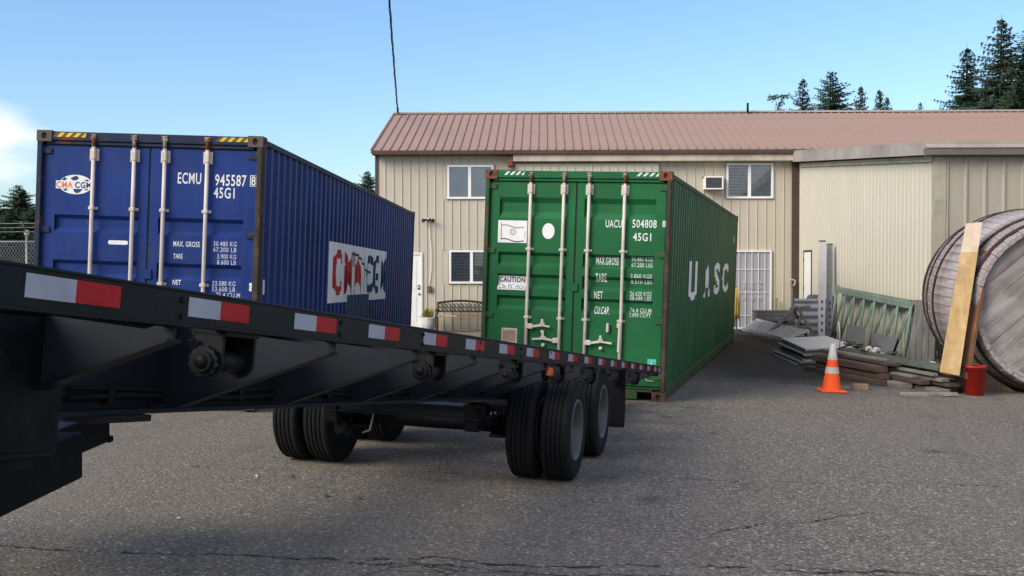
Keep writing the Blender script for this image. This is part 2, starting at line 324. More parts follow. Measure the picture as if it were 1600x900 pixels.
M['conifer_blue'] = mat_foliage('bluish_needles', (0.032, 0.060, 0.042), (0.070, 0.110, 0.075))
M['bark'] = wood('bark', (0.05, 0.035, 0.028), (0.10, 0.075, 0.06), (1, 1, 0.3), 0.9)
M['galv_wire'] = plain('galvanised_wire', (0.20, 0.21, 0.21), 0.45, 0.5)
M['cable'] = plain('black_cable', (0.018, 0.02, 0.03), 0.6)
M['yellow_rope'] = plain('yellow_rope', (0.55, 0.37, 0.05), 0.8, var=0.4, sc=40)
M['brass'] = plain('satin_metal', (0.35, 0.33, 0.30), 0.35, 0.8)
M['security_mesh'] = paint('perforated_screen', (0.33, 0.33, 0.36), rough=0.5, var=0.12, dirt=0.25, streak=0.1, dirtcol=(0.3, 0.3, 0.32))
M['teal'] = plain('teal_tape', (0.05, 0.45, 0.38), 0.4)
M['litter'] = plain('pale_scrap', (0.45, 0.44, 0.42), 0.8)
M['dead_leaf'] = plain('dead_leaf', (0.10, 0.05, 0.025), 0.8)

# ------------------------------------------------------------------ mesh helpers
class MB:
    def __init__(s): s.v = []; s.f = []; s.sm = []
    def add(s, vs, fs, smooth=False):
        o = len(s.v); s.v += [tuple(q) for q in vs]
        for f in fs: s.f.append(tuple(i + o for i in f)); s.sm.append(smooth)
        return s
    def box(s, x0, x1, y0, y1, z0, z1, mat=None, bev=0.0):
        if bev <= 0:
            vs = [(x0, y0, z0), (x1, y0, z0), (x1, y1, z0), (x0, y1, z0), (x0, y0, z1), (x1, y0, z1), (x1, y1, z1), (x0, y1, z1)]
            fs = [(0, 3, 2, 1), (4, 5, 6, 7), (0, 1, 5, 4), (1, 2, 6, 5), (2, 3, 7, 6), (3, 0, 4, 7)]
        else:   # bevelled along every edge: 24 verts
            b = min(bev, (x1 - x0) / 2.01, (y1 - y0) / 2.01, (z1 - z0) / 2.01)
            X = (x0, x0 + b, x1 - b, x1); Y = (y0, y0 + b, y1 - b, y1); Z = (z0, z0 + b, z1 - b, z1)
            bm = bmesh.new(); pts = []
            for ix in (0, 1):
                for iy in (0, 1):
                    for iz in (0, 1):
                        pts.append(bm.verts.new((X[3 * ix], Y[1 + iy], Z[1 + iz])))
                        pts.append(bm.verts.new((X[1 + ix], Y[3 * iy], Z[1 + iz])))
                        pts.append(bm.verts.new((X[1 + ix], Y[1 + iy], Z[3 * iz])))
            r = bmesh.ops.convex_hull(bm, input=pts)
            bm.verts.index_update()
            vs = [tuple(v.co) for v in bm.verts]; fs = [tuple(v.index for v in f.verts) for f in bm.faces]; bm.free()
        if mat is not None: vs = [tuple(mat @ Vector(q)) for q in vs]
        return s.add(vs, fs)
    def hexa(s, p):  # 8 points: bottom 4, top 4
        return s.add(p, [(0, 3, 2, 1), (4, 5, 6, 7), (0, 1, 5, 4), (1, 2, 6, 5), (2, 3, 7, 6), (3, 0, 4, 7)])
    def prism(s, poly, vec):
        n = len(poly); vec = Vector(vec)
        vs = [Vector(q) for q in poly] + [Vector(q) + vec for q in poly]
        fs = [tuple(range(n))[::-1], tuple(range(n, 2 * n))] + [(i, (i + 1) % n, (i + 1) % n + n, i + n) for i in range(n)]
        return s.add(vs, fs)
    def tube(s, pts, r, n=8, smooth=True, caps=True, r2=None):
        pts = [Vector(p) for p in pts]; rings = []
        prev = None
        for i, p in enumerate(pts):
            d = (pts[min(i + 1, len(pts) - 1)] - pts[max(i - 1, 0)]).normalized()
            if prev is None:
                a = d.orthogonal().normalized()
            else:
                a = (prev - d * prev.dot(d)); a = a.normalized() if a.length > 1e-6 else d.orthogonal().normalized()
            prev = a; b = d.cross(a)
            rr = r if r2 is None else r + (r2 - r) * i / max(1, len(pts) - 1)
            rings.append([p + (a * cos(2 * pi * k / n) + b * sin(2 * pi * k / n)) * rr for k in range(n)])
        vs = [q for R in rings for q in R]; fs = []
        for i in range(len(pts) - 1):
            for k in range(n):
                fs.append((i * n + k, i * n + (k + 1) % n, (i + 1) * n + (k + 1) % n, (i + 1) * n + k))
        s.add(vs, fs, smooth)
        if caps:
            o = len(s.v) - len(vs)
            s.f.append(tuple(o + k for k in range(n))[::-1]); s.sm.append(False)
            s.f.append(tuple(o + (len(pts) - 1) * n + k for k in range(n))); s.sm.append(False)
        return s
    def bar(s, a, b, w, h, up=(0, 0, 1)):
        a = Vector(a); b = Vector(b); d = (b - a).normalized(); u = Vector(up)
        x = d.cross(u)
        if x.length < 1e-4: x = d.orthogonal()
        x.normalize(); u = x.cross(d).normalized()
        c = [(-1, -1), (1, -1), (1, 1), (-1, 1)]
        return s.hexa([a + x * (i * w / 2) + u * (j * h / 2) for i, j in c] + [b + x * (i * w / 2) + u * (j * h / 2) for i, j in c])
    def lathe(s, prof, n=32, axis='z', mat=None, smooth=True, a0=0, a1=2 * pi, shade=None):
        full = abs(a1 - a0 - 2 * pi) < 1e-6; m = len(prof); cnt = n if full else n + 1
        vs = []
        for k in range(cnt):
            a = a0 + (a1 - a0) * k / n
            for r, h in prof:
                if axis == 'z': p = (r * cos(a), r * sin(a), h)
                elif axis == 'x': p = (h, r * cos(a), r * sin(a))
                else: p = (r * cos(a), h, r * sin(a))
                vs.append(Vector(p))
        if mat is not None: vs = [mat @ q for q in vs]
        fs = []
        for k in range(n):
            k2 = (k + 1) % cnt
            for i in range(m - 1): fs.append((k * m + i, k2 * m + i, k2 * m + i + 1, k * m + i + 1))
        return s.add(vs, fs, smooth)
    def mesh(s, name, recalc=True):
        me = bpy.data.meshes.new(name); me.from_pydata(s.v, [], s.f)
        me.polygons.foreach_set('use_smooth', s.sm); me.update()
        if recalc:
            bm = bmesh.new(); bm.from_mesh(me); bmesh.ops.recalc_face_normals(bm, faces=bm.faces)
            bm.to_mesh(me); bm.free()
        return me
    def build(s, name, mat, parent=None, recalc=True, **k):
        me = s.mesh(name, recalc); me.materials.append(mat)
        return link(name, me, parent, **k)

def link(name, me, parent=None, label=None, cat=None, group=None, kind=None, loc=None, mw=None):
    o = bpy.data.objects.new(name, me); COL.objects.link(o)
    if parent is not None: o.parent = parent
    if mw is not None: o.matrix_world = mw
    elif loc is not None: o.location = loc
    tag(o, label, cat, group, kind); return o
def tag(o, label=None, cat=None, group=None, kind=None):
    if label: o['label'] = label
    if cat: o['category'] = cat
    if group: o['group'] = group
    if kind: o['kind'] = kind
    return o
def empty(name, mw, label, cat, group=None):
    o = bpy.data.objects.new(name, None); COL.objects.link(o); o.matrix_world = mw; o.empty_display_size = 0.2
    return tag(o, label, cat, group)
T = Matrix.Translation
def Rz(a): return Matrix.Rotation(a, 4, 'Z')
def Rx(a): return Matrix.Rotation(a, 4, 'X')
def Ry(a): return Matrix.Rotation(a, 4, 'Y')
def frame(o, x, y, z):
    m = Matrix((Vector(x), Vector(y), Vector(z))).transposed().to_4x4(); m.translation = Vector(o); return m
def axes(yaw, pitch=0.0):
    y = Vector((sin(yaw) * cos(pitch), cos(yaw) * cos(pitch), sin(pitch))); x = Vector((cos(yaw), -sin(yaw), 0)); return x, y, x.cross(y)

# ------------------------------------------------------------------ ground
def sm(t): t = max(0, min(1, t)); return t * t * (3 - 2 * t)
def goff(x, y):      # departure of the yard from its plane, in the tilted ground frame
    r = 0.0092 * max(0, min(y, 25.5) - 13.76) + 0.022 * max(0, min(y, 31) - 25.5)
    l = -0.0120 * max(0, min(y, 24.0) - 11.6)
    k = sm((x + 1.6) / 3.2)
    return l * (1 - k) + r * k
def gpt(x, y, z=0.0): return G @ Vector((x, y, goff(x, y) + z))
def gz(x, y, z=0.0):   # world height of the yard at world x, y
    p = Vector((x, y, 0))
    for _ in range(3):
        q = gpt(p.x, p.y); p.x += x - q.x; p.y += y - q.y
    return gpt(p.x, p.y).z + z
def sheet(name, x0, x1, y0, y1, nx, ny, mat, fn, **k):
    vs = []; fs = []
    for j in range(ny + 1):
        for i in range(nx + 1):
            vs.append(fn(x0 + (x1 - x0) * i / nx, y0 + (y1 - y0) * j / ny))
    for j in range(ny):
        for i in range(nx):
            a = j * (nx + 1) + i; fs.append((a, a + 1, a + nx + 2, a + nx + 1))
    return MB().add(vs, fs, True).build(name, mat, recalc=False, **k)
def yard_pt(x, y):
    return gpt(x, y)
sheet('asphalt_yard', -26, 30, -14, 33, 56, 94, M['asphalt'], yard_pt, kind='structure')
def far_pt(x, y):
    cx = max(-26, min(30, x)); cy = max(-14, min(33, y))
    p = gpt(cx, cy); d = sqrt((x - cx) ** 2 + (y - cy) ** 2)
    return Vector((x, y, p.z * (1 - sm(d / 60)) - (0.6 if d < 0.01 and -25 < x < 29 and -13 < y < 32 else 0.05)))
def gsheet():
    xs = [-900, -500, -250, -120, -70, -45] + list(range(-30, 35, 4)) + [50, 75, 120, 250, 500, 900]
    ys = [-400, -150, -60, -30] + list(range(-18, 38, 4)) + [45, 60, 90, 140, 250, 500, 1000, 1600]
    vs = [far_pt(x, y) for y in ys for x in xs]; n = len(xs)
    fs = [(j * n + i, j * n + i + 1, (j + 1) * n + i + 1, (j + 1) * n + i) for j in range(len(ys) - 1) for i in range(n - 1)]
    MB().add(vs, fs, True).build('ground', M['grass'], recalc=False, kind='structure')
gsheet()

# ------------------------------------------------------------------ text and flat print laid on relief
def text_bm(txt, bold=0.0):
    cu = bpy.data.curves.new('lettering', 'FONT'); cu.body = txt; cu.resolution_u = 3; cu.offset = bold; cu.space_character = 1.1
    o = bpy.data.objects.new('lettering', cu); COL.objects.link(o)
    dg = bpy.context.evaluated_depsgraph_get(); me = bpy.data.meshes.new_from_object(o.evaluated_get(dg))
    bpy.data.objects.remove(o); bpy.data.curves.remove(cu)
    bm = bmesh.new(); bm.from_mesh(me); bpy.data.meshes.remove(me)
    return bm
def fit_bm(bm, u0, u1, v0, v1):
    xs = [v.co.x for v in bm.verts]; ys = [v.co.y for v in bm.verts]
    a, b, c, d = min(xs), max(xs), min(ys), max(ys)
    for v in bm.verts:
        v.co = Vector((u0 + (v.co.x - a) / (b - a) * (u1 - u0), v0 + (v.co.y - c) / (d - c) * (v1 - v0), 0))
def poly_bm(polys):
    bm = bmesh.new()
    for p in polys: bm.faces.new([bm.verts.new((x, y, 0)) for x, y in p])
    return bm
def lay(bm, name, mat, parent, plane, breaks, depth, eps=0.0025, label=None):
    """plane 'door': (u,v)->(x=u, z=v), relief along y by z; 'side': (u,v)->(y=u, z=v), relief along x by y"""
    lo = min((v.co.y if plane == 'door' else v.co.x) for v in bm.verts); hi = max((v.co.y if plane == 'door' else v.co.x) for v in bm.verts)
    for b in breaks:
        if lo < b < hi:
            no = (0, 1, 0) if plane == 'door' else (1, 0, 0)
            co = (0, b, 0) if plane == 'door' else (b, 0, 0)
            bmesh.ops.bisect_plane(bm, geom=bm.verts[:] + bm.edges[:] + bm.faces[:], plane_co=co, plane_no=no)
    for v in bm.verts:
        u, w = v.co.x, v.co.y
        if plane == 'door': v.co = Vector((u, depth(w) - eps, w))
        else: v.co = Vector((depth(u) + eps, u, w))
    me = bpy.data.meshes.new(name); bm.to_mesh(me); bm.free(); me.materials.append(mat)
    return link(name, me, parent, label=label)

# ------------------------------------------------------------------ shipping containers
CW, CL, CH = 2.438, 12.192, 2.896
def casting_mesh(mx, my, mz):
    """corner casting: block 0.162 x 0.178 x 0.118 with real openings in its end and side faces; mirrored by signs"""
    mb = MB(); X, Y, Z = 0.162, 0.178, 0.118
    def holed(fn, w, h, rw, rh, depth):
        n = 16; ring = []; outer = []
        for k in range(n):
            a = 2 * pi * (k + 0.5) / n; c, s_ = cos(a), sin(a)
            ring.append((w / 2 + rw * c, h / 2 + rh * s_))
            t = 1 / max(abs(c) / (w / 2), abs(s_) / (h / 2)); outer.append((w / 2 + c * t, h / 2 + s_ * t))
        corners = [(w, h), (0, h), (0, 0), (w, 0)]
        vs = [fn(a, b, 0) for a, b in ring] + [fn(a, b, 0) for a, b in outer] + [fn(a, b, depth) for a, b in ring] + [fn(a, b, 0) for a, b in corners]
        fs = []
        for k in range(n):
            k2 = (k + 1) % n
            ax, ay = outer[k]; bx_, by_ = outer[k2]
            if (abs(ax - bx_) > 1e-6 and abs(ay - by_) > 1e-6):
                ci = min(range(4), key=lambda q: (corners[q][0] - (ax + bx_) / 2) ** 2 + (corners[q][1] - (ay + by_) / 2) ** 2)
                fs.append((k, k + n, 3 * n + ci, k2 + n, k2))
            else: fs.append((k, k + n, k2 + n, k2))
            fs.append((k, k2, k2 + 2 * n, k + 2 * n))
        fs.append(tuple(range(2 * n, 3 * n)))
        mb.add(vs, fs)
    holed(lambda a, b, d: (a, d, b), X, Z, 0.030, 0.036, 0.03)          # end face
    holed(lambda a, b, d: (X - d, a, b), Y, Z, 0.030, 0.034, 0.03)      # side face
    mb.add([(0, 0, 0), (0, Y, 0), (0, Y, Z), (0, 0, Z)], [(0, 1, 2, 3)])
    mb.add([(0, Y, 0), (X, Y, 0), (X, Y, Z), (0, Y, Z)], [(0, 1, 2, 3)])
    mb.add([(0, 0, Z), (X, 0, Z), (X, Y, Z), (0, Y, Z)], [(0, 1, 2, 3)])
    mb.add([(0, 0, 0), (X, 0, 0), (X, Y, 0), (0, Y, 0)], [(0, 1, 2, 3)])
    mb.v = [((x - X) * mx, y * my if my > 0 else (y) * my, (z - Z) * mz if mz > 0 else z) for x, y, z in mb.v]
    return mb
def side_profile(y):   # corrugation depth (outward positive from trough) along the length
    p = 0.278; t = ((y - 0.14) % p)
    if y < 0.14 or y > CL - 0.12: return 1.0
    if t < 0.072: return 1.0
    if t < 0.140: return 1 - (t - 0.072) / 0.068
    if t < 0.210: return 0.0
    return (t - 0.210) / 0.068
def side_breaks():
    out = []; y = 0.14
    while y < CL - 0.12:
        for d in (0.0, 0.072, 0.140, 0.210):
            if y + d < CL - 0.12: out.append(y + d)
        y += 0.278
    return out
SB = side_breaks()
XS = CW - 0.012
def side_x(y): return XS - 0.036 + 0.036 * side_profile(y)

def container(name, mw, label, paintm, sidem, railm, castm, postm, grooves, rod_mats, spec):
    root = empty(name, mw, label, 'shipping container', 'shipping containers standing in the yard')
    # castings
    for cx, mx in ((CW, 1), (0, -1)):
        for cy, my in ((0, 1), (CL, -1)):
            for cz, mz in ((CH, 1), (0, -1)):
                mb = casting_mesh(mx, my, mz)
                mb.v = [(x + cx, y + cy, z + cz) for x, y, z in mb.v]
                mb.build('corner_casting', castm, root)
    # posts
    for s_ in (0, 1):
        x0, x1 = (0.006, 0.060) if s_ == 0 else (CW - 0.060, CW - 0.006)
        MB().box(x0, x1, 0.004, 0.150, 0.118, CH - 0.118, bev=0.006).build('corner_post', postm if s_ else railm, root)
        x0, x1 = (0.006, 0.150) if s_ == 0 else (CW - 0.150, CW - 0.006)
        MB().box(x0, x1, CL - 0.11, CL - 0.004, 0.118, CH - 0.118, bev=0.006).build('corner_post', postm, root)
    # header with rain lip, sill with two pockets
    mb = MB(); mb.box(0.162, CW - 0.162, 0.010, 0.10, 2.790, 2.886, bev=0.008); mb.box(0.10, CW - 0.10, 0.030, 0.12, 2.752, 2.789, bev=0.006)
    mb.build('door_header', railm if spec['rusty_header'] else paintm, root)
    mb = MB(); mb.box(0.36, 2.085, 0.012, 0.10, 0.012, 0.150, bev=0.006); mb.box(0.162, 0.359, 0.012, 0.10, 0.112, 0.150); mb.box(2.086, CW - 0.162, 0.012, 0.10, 0.112, 0.150)
    mb.box(0.06, CW - 0.06, -0.002, 0.03, 0.151, 0.166)
    mb.build('door_sill', railm, root)
    MB().box(0.10, CW - 0.10, 0.11, CL - 0.1, 0.07, 0.20).build('floor_frame', M['dark_steel'], root)
    # rails
    for x0, x1 in ((0.002, 0.062), (CW - 0.062, CW - 0.002)):
        MB().box(x0, x1, 0.178, CL - 0.178, CH - 0.085, CH - 0.022, bev=0.006).build('top_rail', railm, root)
        MB().box(x0, x1, 0.178, CL - 0.178, 0.028, 0.165, bev=0.006).build('bottom_rail', railm, root)
    # walls
    for s_ in (0, 1):
        ys = [0.12] + SB + [CL - 0.11]; vs = []; fs = []
        for y in ys:
            x = side_x(y); x = x if s_ else CW - x
            vs += [(x, y, 0.160), (x, y, CH - 0.080)]
        for i in range(len(ys) - 1):
            f = (2 * i, 2 * i + 2, 2 * i + 3, 2 * i + 1); fs.append(f if s_ else f[::-1])
        MB().add(vs, fs).build('side_wall', sidem, root, recalc=False)
    vs = []; fs = []; n = 60
    ys = [0.1 + (CL - 0.2) * i / n for i in range(n + 1)]
    for i, y in enumerate(ys): vs += [(0.05, y, CH - 0.035 - 0.018 * (i % 2)), (CW - 0.05, y, CH - 0.035 - 0.018 * (i % 2))]
    for i in range(n): fs.append((2 * i, 2 * i + 1, 2 * i + 3, 2 * i + 2))
    MB().add(vs, fs).build('roof', sidem, root, recalc=False)
    vs = []; fs = []; n = 36
    for i in range(n + 1):
        x = 0.1 + (CW - 0.2) * i / n; d = 0.04 if (i // 2) % 2 else 0
        vs += [(x, CL - 0.03 - d, 0.14), (x, CL - 0.03 - d, CH - 0.05)]
    for i in range(n): fs.append((2 * i, 2 * i + 1, 2 * i + 3, 2 * i + 2))
    MB().add(vs, fs).build('end_wall', sidem, root, recalc=False)
    # doors
    YF = 0.052; D = 0.042
    prof = [(0.30, 0.0)]
    for top, kind in grooves[::-1]:
        pts = ((top - 0.27, 0), (top - 0.19, D), (top - 0.07, D), (top, 0)) if kind == 'deep' else ((top - 0.19, 0), (top - 0.135, D), (top - 0.045, D), (top - 0.005, 0))
        prof += list(pts)
    prof.append((2.66, 0.0))
    def depth(z):
        for (z0, d0), (z1, d1) in zip(prof, prof[1:]):
            if z0 <= z <= z1: return YF + d0 + (d1 - d0) * (z - z0) / max(1e-6, z1 - z0)
        return YF
    br = [z for z, _ in prof]
    doors = []
    for s_ in (0, 1):
        a, b = (0.072, 1.207) if s_ == 0 else (1.231, 2.366)
        ia, ib = (a + 0.125, b - 0.095) if s_ == 0 else (a + 0.095, b - 0.125)
        mb = MB(); Y1 = 0.125
        for q in ((a, ia, 0.185, 2.740), (ib, b, 0.185, 2.740), (ia, ib, 2.66, 2.740), (ia, ib, 0.185, 0.30)):
            mb.box(q[0], q[1], YF, Y1, q[2], q[3])
        vs = []; fs = []
        for z, d in prof: vs += [(ia, YF + d, z), (ib, YF + d, z)]
        for i in range(len(prof) - 1): fs.append((2 * i, 2 * i + 1, 2 * i + 3, 2 * i + 2))
        mb.add(vs, fs)
        # gussets that close each groove at its ends
        for x, dirx in ((ia, 1), (ib, -1)):
            for i in range(len(prof) - 1):
                (z0, d0), (z1, d1) = prof[i], prof[i + 1]
                if d0 or d1:
                    mb.add([(x, YF, z0), (x, YF + d0, z0), (x, YF + d1, z1), (x, YF, z1)], [(0, 1, 2, 3)])
        dr_ = mb.build('door', paintm, root, recalc=False); doors.append(dr_)
        g = MB()
        for q in ((a - 0.012, a - 0.001, 0.17, 2.751), (b + 0.001, b + 0.011, 0.17, 2.751), (a, b, 2.741, 2.7515), (a, b, 0.168, 0.184)):
            g.box(q[0], q[1], 0.060, 0.11, q[2], q[3])
        g.build('gasket', M['gasket'], dr_)
        # hinges
        for hz in (2.68, 1.84, 1.00, 0.30):
            h = MB()
            if s_ == 0: h.box(0.020, 0.155, 0.034, 0.050, hz - 0.032, hz + 0.032, bev=0.005); h.tube([(0.066, 0.036, hz - 0.045), (0.066, 0.036, hz + 0.045)], 0.014, 8)
            else: h.box(CW - 0.155, CW - 0.020, 0.034, 0.050, hz - 0.032, hz + 0.032, bev=0.005); h.tube([(CW - 0.066, 0.036, hz - 0.045), (CW - 0.066, 0.036, hz + 0.045)], 0.014, 8)
            h.build('hinge', spec['hinge'], dr_)
        rods = (0.618, 1.058) if s_ == 0 else (1.388, 1.846)
        for ri, x in enumerate(rods):
            lean = spec.get('lean', 0.0) * (-1 if s_ == 0 else 1) * 0.3
            rb = MB().tube([(x, 0.012, 0.17), (x + lean * 0.4, 0.010, 1.1), (x, 0.012, 1.9), (x, 0.012, 2.74)], 0.0205, 10).build('lock_rod', M['rod'], dr_)
            cam_ = MB().tube([(x, 0.008, 2.735), (x, 0.008, 2.86)], 0.021, 8); cam_.box(x - 0.030, x + 0.036, -0.012, 0.012, 2.815, 2.838, bev=0.004)
            cam_.box(x - 0.038, x + 0.030, -0.006, 0.010, 2.848, 2.868, bev=0.004); cam_.build('rod_cam', M['rod_rust'], dr_)
            cam_ = MB().tube([(x, 0.008, 0.03), (x, 0.008, 0.19)], 0.021, 8); cam_.box(x - 0.03, x + 0.036, -0.012, 0.012, 0.05, 0.075, bev=0.004)
            cam_.build('rod_cam', M['rod_rust'], dr_)
            k = MB(); zc = 2.655
            k.box(x - 0.050, x + 0.050, 0.034, 0.048, zc - 0.070, zc + 0.062, bev=0.004)
            k.box(x - 0.028, x + 0.028, -0.014, 0.036, zc - 0.060, zc + 0.045, bev=0.01); k.build('rod_bracket', M['rod'], dr_)
            for zz in (2.08 if spec['blue'] else 1.875, 1.30 if spec['blue'] else 0.99, 0.42):
                k = MB(); k.box(x - 0.052, x + 0.052, 0.036, 0.049, zz - 0.016, zz + 0.016, bev=0.004)
                k.box(x - 0.027, x + 0.027, -0.015, 0.038, zz - 0.022, zz + 0.022, bev=0.008); k.build('rod_bracket', M['rod'], dr_)
        # swing handles with catches
        for xa, xb, hz in (((0.62, 0.93, 0.875), (1.055, 0.70, 0.705)) if s_ == 0 else ((1.39, 1.745, 0.700), (1.846, 1.52, 0.88))):
            if s_ == 1 and hz == 0.88:
                h = MB(); h.bar((1.838, 0.0, 0.95), (1.832, -0.004, 0.60), 0.024, 0.03, (0, 1, 0)); h.box(1.80, 1.86, 0.004, 0.05, 0.90, 0.97, bev=0.008); h.box(1.665, 1.70, 0.0, 0.05, 0.84, 0.96, bev=0.01)
            else:
                h = MB(); sg = 1 if xb > xa else -1
                h.box(min(xa, xa + sg * 0.085), max(xa, xa + sg * 0.085), -0.012, 0.030, hz - 0.034, hz + 0.034, bev=0.008)
                h.bar((xa + sg * 0.08, 0.0, hz), (xa + sg * 0.2, -0.006, hz + 0.022), 0.016, 0.030, (0, 0, 1)); h.bar((xa + sg * 0.2, -0.006, hz + 0.022), (xb, -0.002, hz + 0.006), 0.014, 0.024, (0, 0, 1))
                c = xa + sg * 0.21
                h.box(c - 0.032, c + 0.032, -0.014, 0.05, hz + 0.028, hz + 0.050, bev=0.004); h.box(c - 0.016, c + 0.016, -0.018, -0.008, hz + 0.03, hz + 0.10, bev=0.006)
                h.box(c - 0.022, c + 0.022, 0.0, 0.05, hz - 0.085, hz - 0.045, bev=0.008)
            h.build('door_handle', M['rod'], dr_)
    # centre catch plate
    MB().box(1.196, 1.275, 0.030, 0.050, 1.345, 1.45, bev=0.006).build('catch_plate', paintm, doors[1])
    # hazard stripes on the header
    for u0, u1 in spec['haz']:
        n = 4; w = (u1 - u0) / n
        for i in range(n):
            a = u0 + i * w; z0, z1 = 2.828, 2.874
            for (p0, p1, m) in ((a, a + w * 0.5, spec['hazm'][0]), (a + w * 0.5, a + w, spec['hazm'][1])):
                if m is None: continue
                sh = 0.045
                MB().prism([(p0, 0.0095, z0), (p1, 0.0095, z0), (min(p1 + sh, u1 + 0.01), 0.0095, z1), (min(p0 + sh, u1 + 0.01), 0.0095, z1)], (0, -0.0015, 0)).build('hazard_stripe', m, root)
    return root, doors, br, depth

def txt(s_, door, br, depth, u0, u1, v0, v1, mat, bold=0.0):
    bm = text_bm(s_, bold); fit_bm(bm, u0, u1, v0, v1)
    return lay(bm, 'lettering', mat, door, 'door', br, depth)
def flat(name, polys, door, br, depth, mat, eps=0.0025):
    return lay(poly_bm(polys), name, mat, door, 'door', br, depth, eps)
def ell(cx, cy, rx, ry, n=24, a0=0): return [(cx + rx * cos(2 * pi * k / n + a0), cy + ry * sin(2 * pi * k / n + a0)) for k in range(n)]
def rect(a, b, c, d): return [(a, c), (b, c), (b, d), (a, d)]

# --- blue container
x_, y_, z_ = axes(0.0436, -0.0128)
o_ = Vector((-2.6833, 11.5902, 0.0274)) - x_ * CW
B_root, B_doors, B_br, B_dp = container('shipping_container', G @ frame(o_, x_, y_, z_),
    'dark blue shipping container with yellow hazard marks and white lettering, at the left',
    M['blue'], M['blue_side'], M['blue_rail'], M['cast_grey'], M['post_rust'], [(2.011, 'shallow'), (1.528, 'shallow'), (1.04, 'shallow'), (0.60, 'shallow')], None,
    dict(blue=True, rusty_header=True, hinge=M['blue_rail'], haz=((0.172, 0.525), (1.925, 2.275)), hazm=(M['haz_brown'], M['haz_yellow'])))
dl, dr0 = B_doors
W_ = M['letter']; WB = M['letter_blue_worn']
txt('ECMU', dr0, B_br, B_dp, 1.523, 1.775, 2.372, 2.492, W_, 0.012)
txt('945587', dr0, B_br, B_dp, 1.925, 2.262, 2.362, 2.484, W_, 0.012)
txt('8', dr0, B_br, B_dp, 2.315, 2.360, 2.376, 2.474, W_, 0.01)
flat('check_digit_frame', [rect(2.302, 2.310, 2.366, 2.484), rect(2.364, 2.372, 2.366, 2.484), rect(2.310, 2.364, 2.366, 2.372), rect(2.310, 2.364, 2.478, 2.484)], dr0, B_br, B_dp, W_)
txt('45G1', dr0, B_br, B_dp, 1.915, 2.140, 2.230, 2.345, W_, 0.012)
txt('MAX. GROSS', dr0, B_br, B_dp, 1.498, 1.784, 1.703, 1.760, W_, 0.01)
for i, (t, v) in enumerate((('30.480 KG', 1.722), ('67.200 LB', 1.660), ('3.900 KG', 1.588), ('8.600 LB', 1.526), ('23.580 KG', 1.300), ('53.600 LB', 1.240), ('75.4 CU.M', 1.180))):
    txt(t, dr0, B_br, B_dp, 1.930 if i < 2 or i in (4, 5) else 1.975, 2.180 if i < 6 else 2.235, v, v + 0.050, WB, 0.012)
txt('TARE', dr0, B_br, B_dp, 1.502, 1.603, 1.574, 1.626, W_, 0.01)
txt('NET', dr0, B_br, B_dp, 1.504, 1.592, 1.295, 1.348, W_, 0.01)
flat('small_decal', [rect(2.330, 2.358, 1.255, 1.371)], dr0, B_br, B_dp, M['decal'])
txt('G', dr0, B_br, B_dp, 2.334, 2.354, 1.275, 1.31, M['decal_navy'])
dlp = flat('pill_decal', [[(0.812 + 0.022 * cos(a), 1.724 + 0.022 * sin(a)) for a in [pi / 2 + pi * k / 8 for k in range(9)]] + [(0.986 + 0.022 * cos(a), 1.724 + 0.022 * sin(a)) for a in [-pi / 2 + pi * k / 8 for k in range(9)]]], dl, B_br, B_dp, M['decal'])
# globe emblem
lg = flat('emblem', [ell(0.418, 2.328, 0.182, 0.104, 36)], dl, B_br, B_dp, M['decal'])
for p in ([(0.36, 2.395), (0.42, 2.425), (0.455, 2.40), (0.43, 2.375), (0.385, 2.37)], [(0.40, 2.295), (0.445, 2.30), (0.50, 2.285), (0.465, 2.245), (0.425, 2.235), (0.395, 2.262)],
          [(0.262, 2.375), (0.30, 2.405), (0.325, 2.385), (0.30, 2.368)], [(0.51, 2.378), (0.545, 2.385), (0.57, 2.368), (0.53, 2.362)], [(0.27, 2.292), (0.31, 2.295), (0.335, 2.262), (0.30, 2.258)], [(0.53, 2.295), (0.565, 2.29), (0.55, 2.268), (0.515, 2.27)]):
    flat('emblem_land', [p], dl, B_br, B_dp, M['decal_navy'], 0.0035)
flat('emblem_band', [rect(0.204, 0.62, 2.282, 2.366)], dl, B_br, B_dp, M['decal'], 0.0042)
txt('CMA', dl, B_br, lambda z: B_dp(z) - 0.003, 0.208, 0.388, 2.291, 2.358, M['decal_orange'], 0.03)
txt('CGM', dl, B_br, lambda z: B_dp(z) - 0.003, 0.412, 0.590, 2.291, 2.358, M['decal_navy'], 0.03)
# side panel lettering
def side_lay(bm, name, mat, root, eps): return lay(bm, name, mat, root, 'side', SB, side_x, eps)
side_lay(poly_bm([rect(3.60, 5.036, 1.066, 1.930), rect(6.82, 8.70, 1.066, 1.930), rect(5.036, 6.82, 1.17, 1.930)]), 'painted_panel', M['decal_side'], B_root, 0.0025)
side_lay(poly_bm([rect(5.036, 6.82, 0.62, 1.168)]), 'repair_patch', M['blue_patch'], B_root, 0.0025)
for t, a, b, m in (('CMA', 3.87, 6.20, M['decal_red']), ('CGM', 6.52, 8.62, M['decal_navy'])):
    bm = text_bm(t, 0.028); fit_bm(bm, a, b, 1.172, 1.835); side_lay(bm, 'lettering', m, B_root, 0.005)
side_lay(poly_bm([rect(5.25, 5.50, 1.60, 1.835), rect(6.30, 6.46, 1.25, 1.80)]), 'cream_patch', M['trim_cream'], B_root, 0.0065)
cp = [(5.35, 1.80), (5.7, 1.79), (6.0, 1.74), (6.25, 1.66), (6.55, 1.55), (6.9, 1.53)]
side_lay(poly_bm([[(a[0], a[1] - .018), (b[0], b[1] - .018), (b[0], b[1] + .018), (a[0], a[1] + .018)] for a, b in zip(cp, cp[1:])]), 'rust_streak', M['cast_rust'], B_root, 0.008)
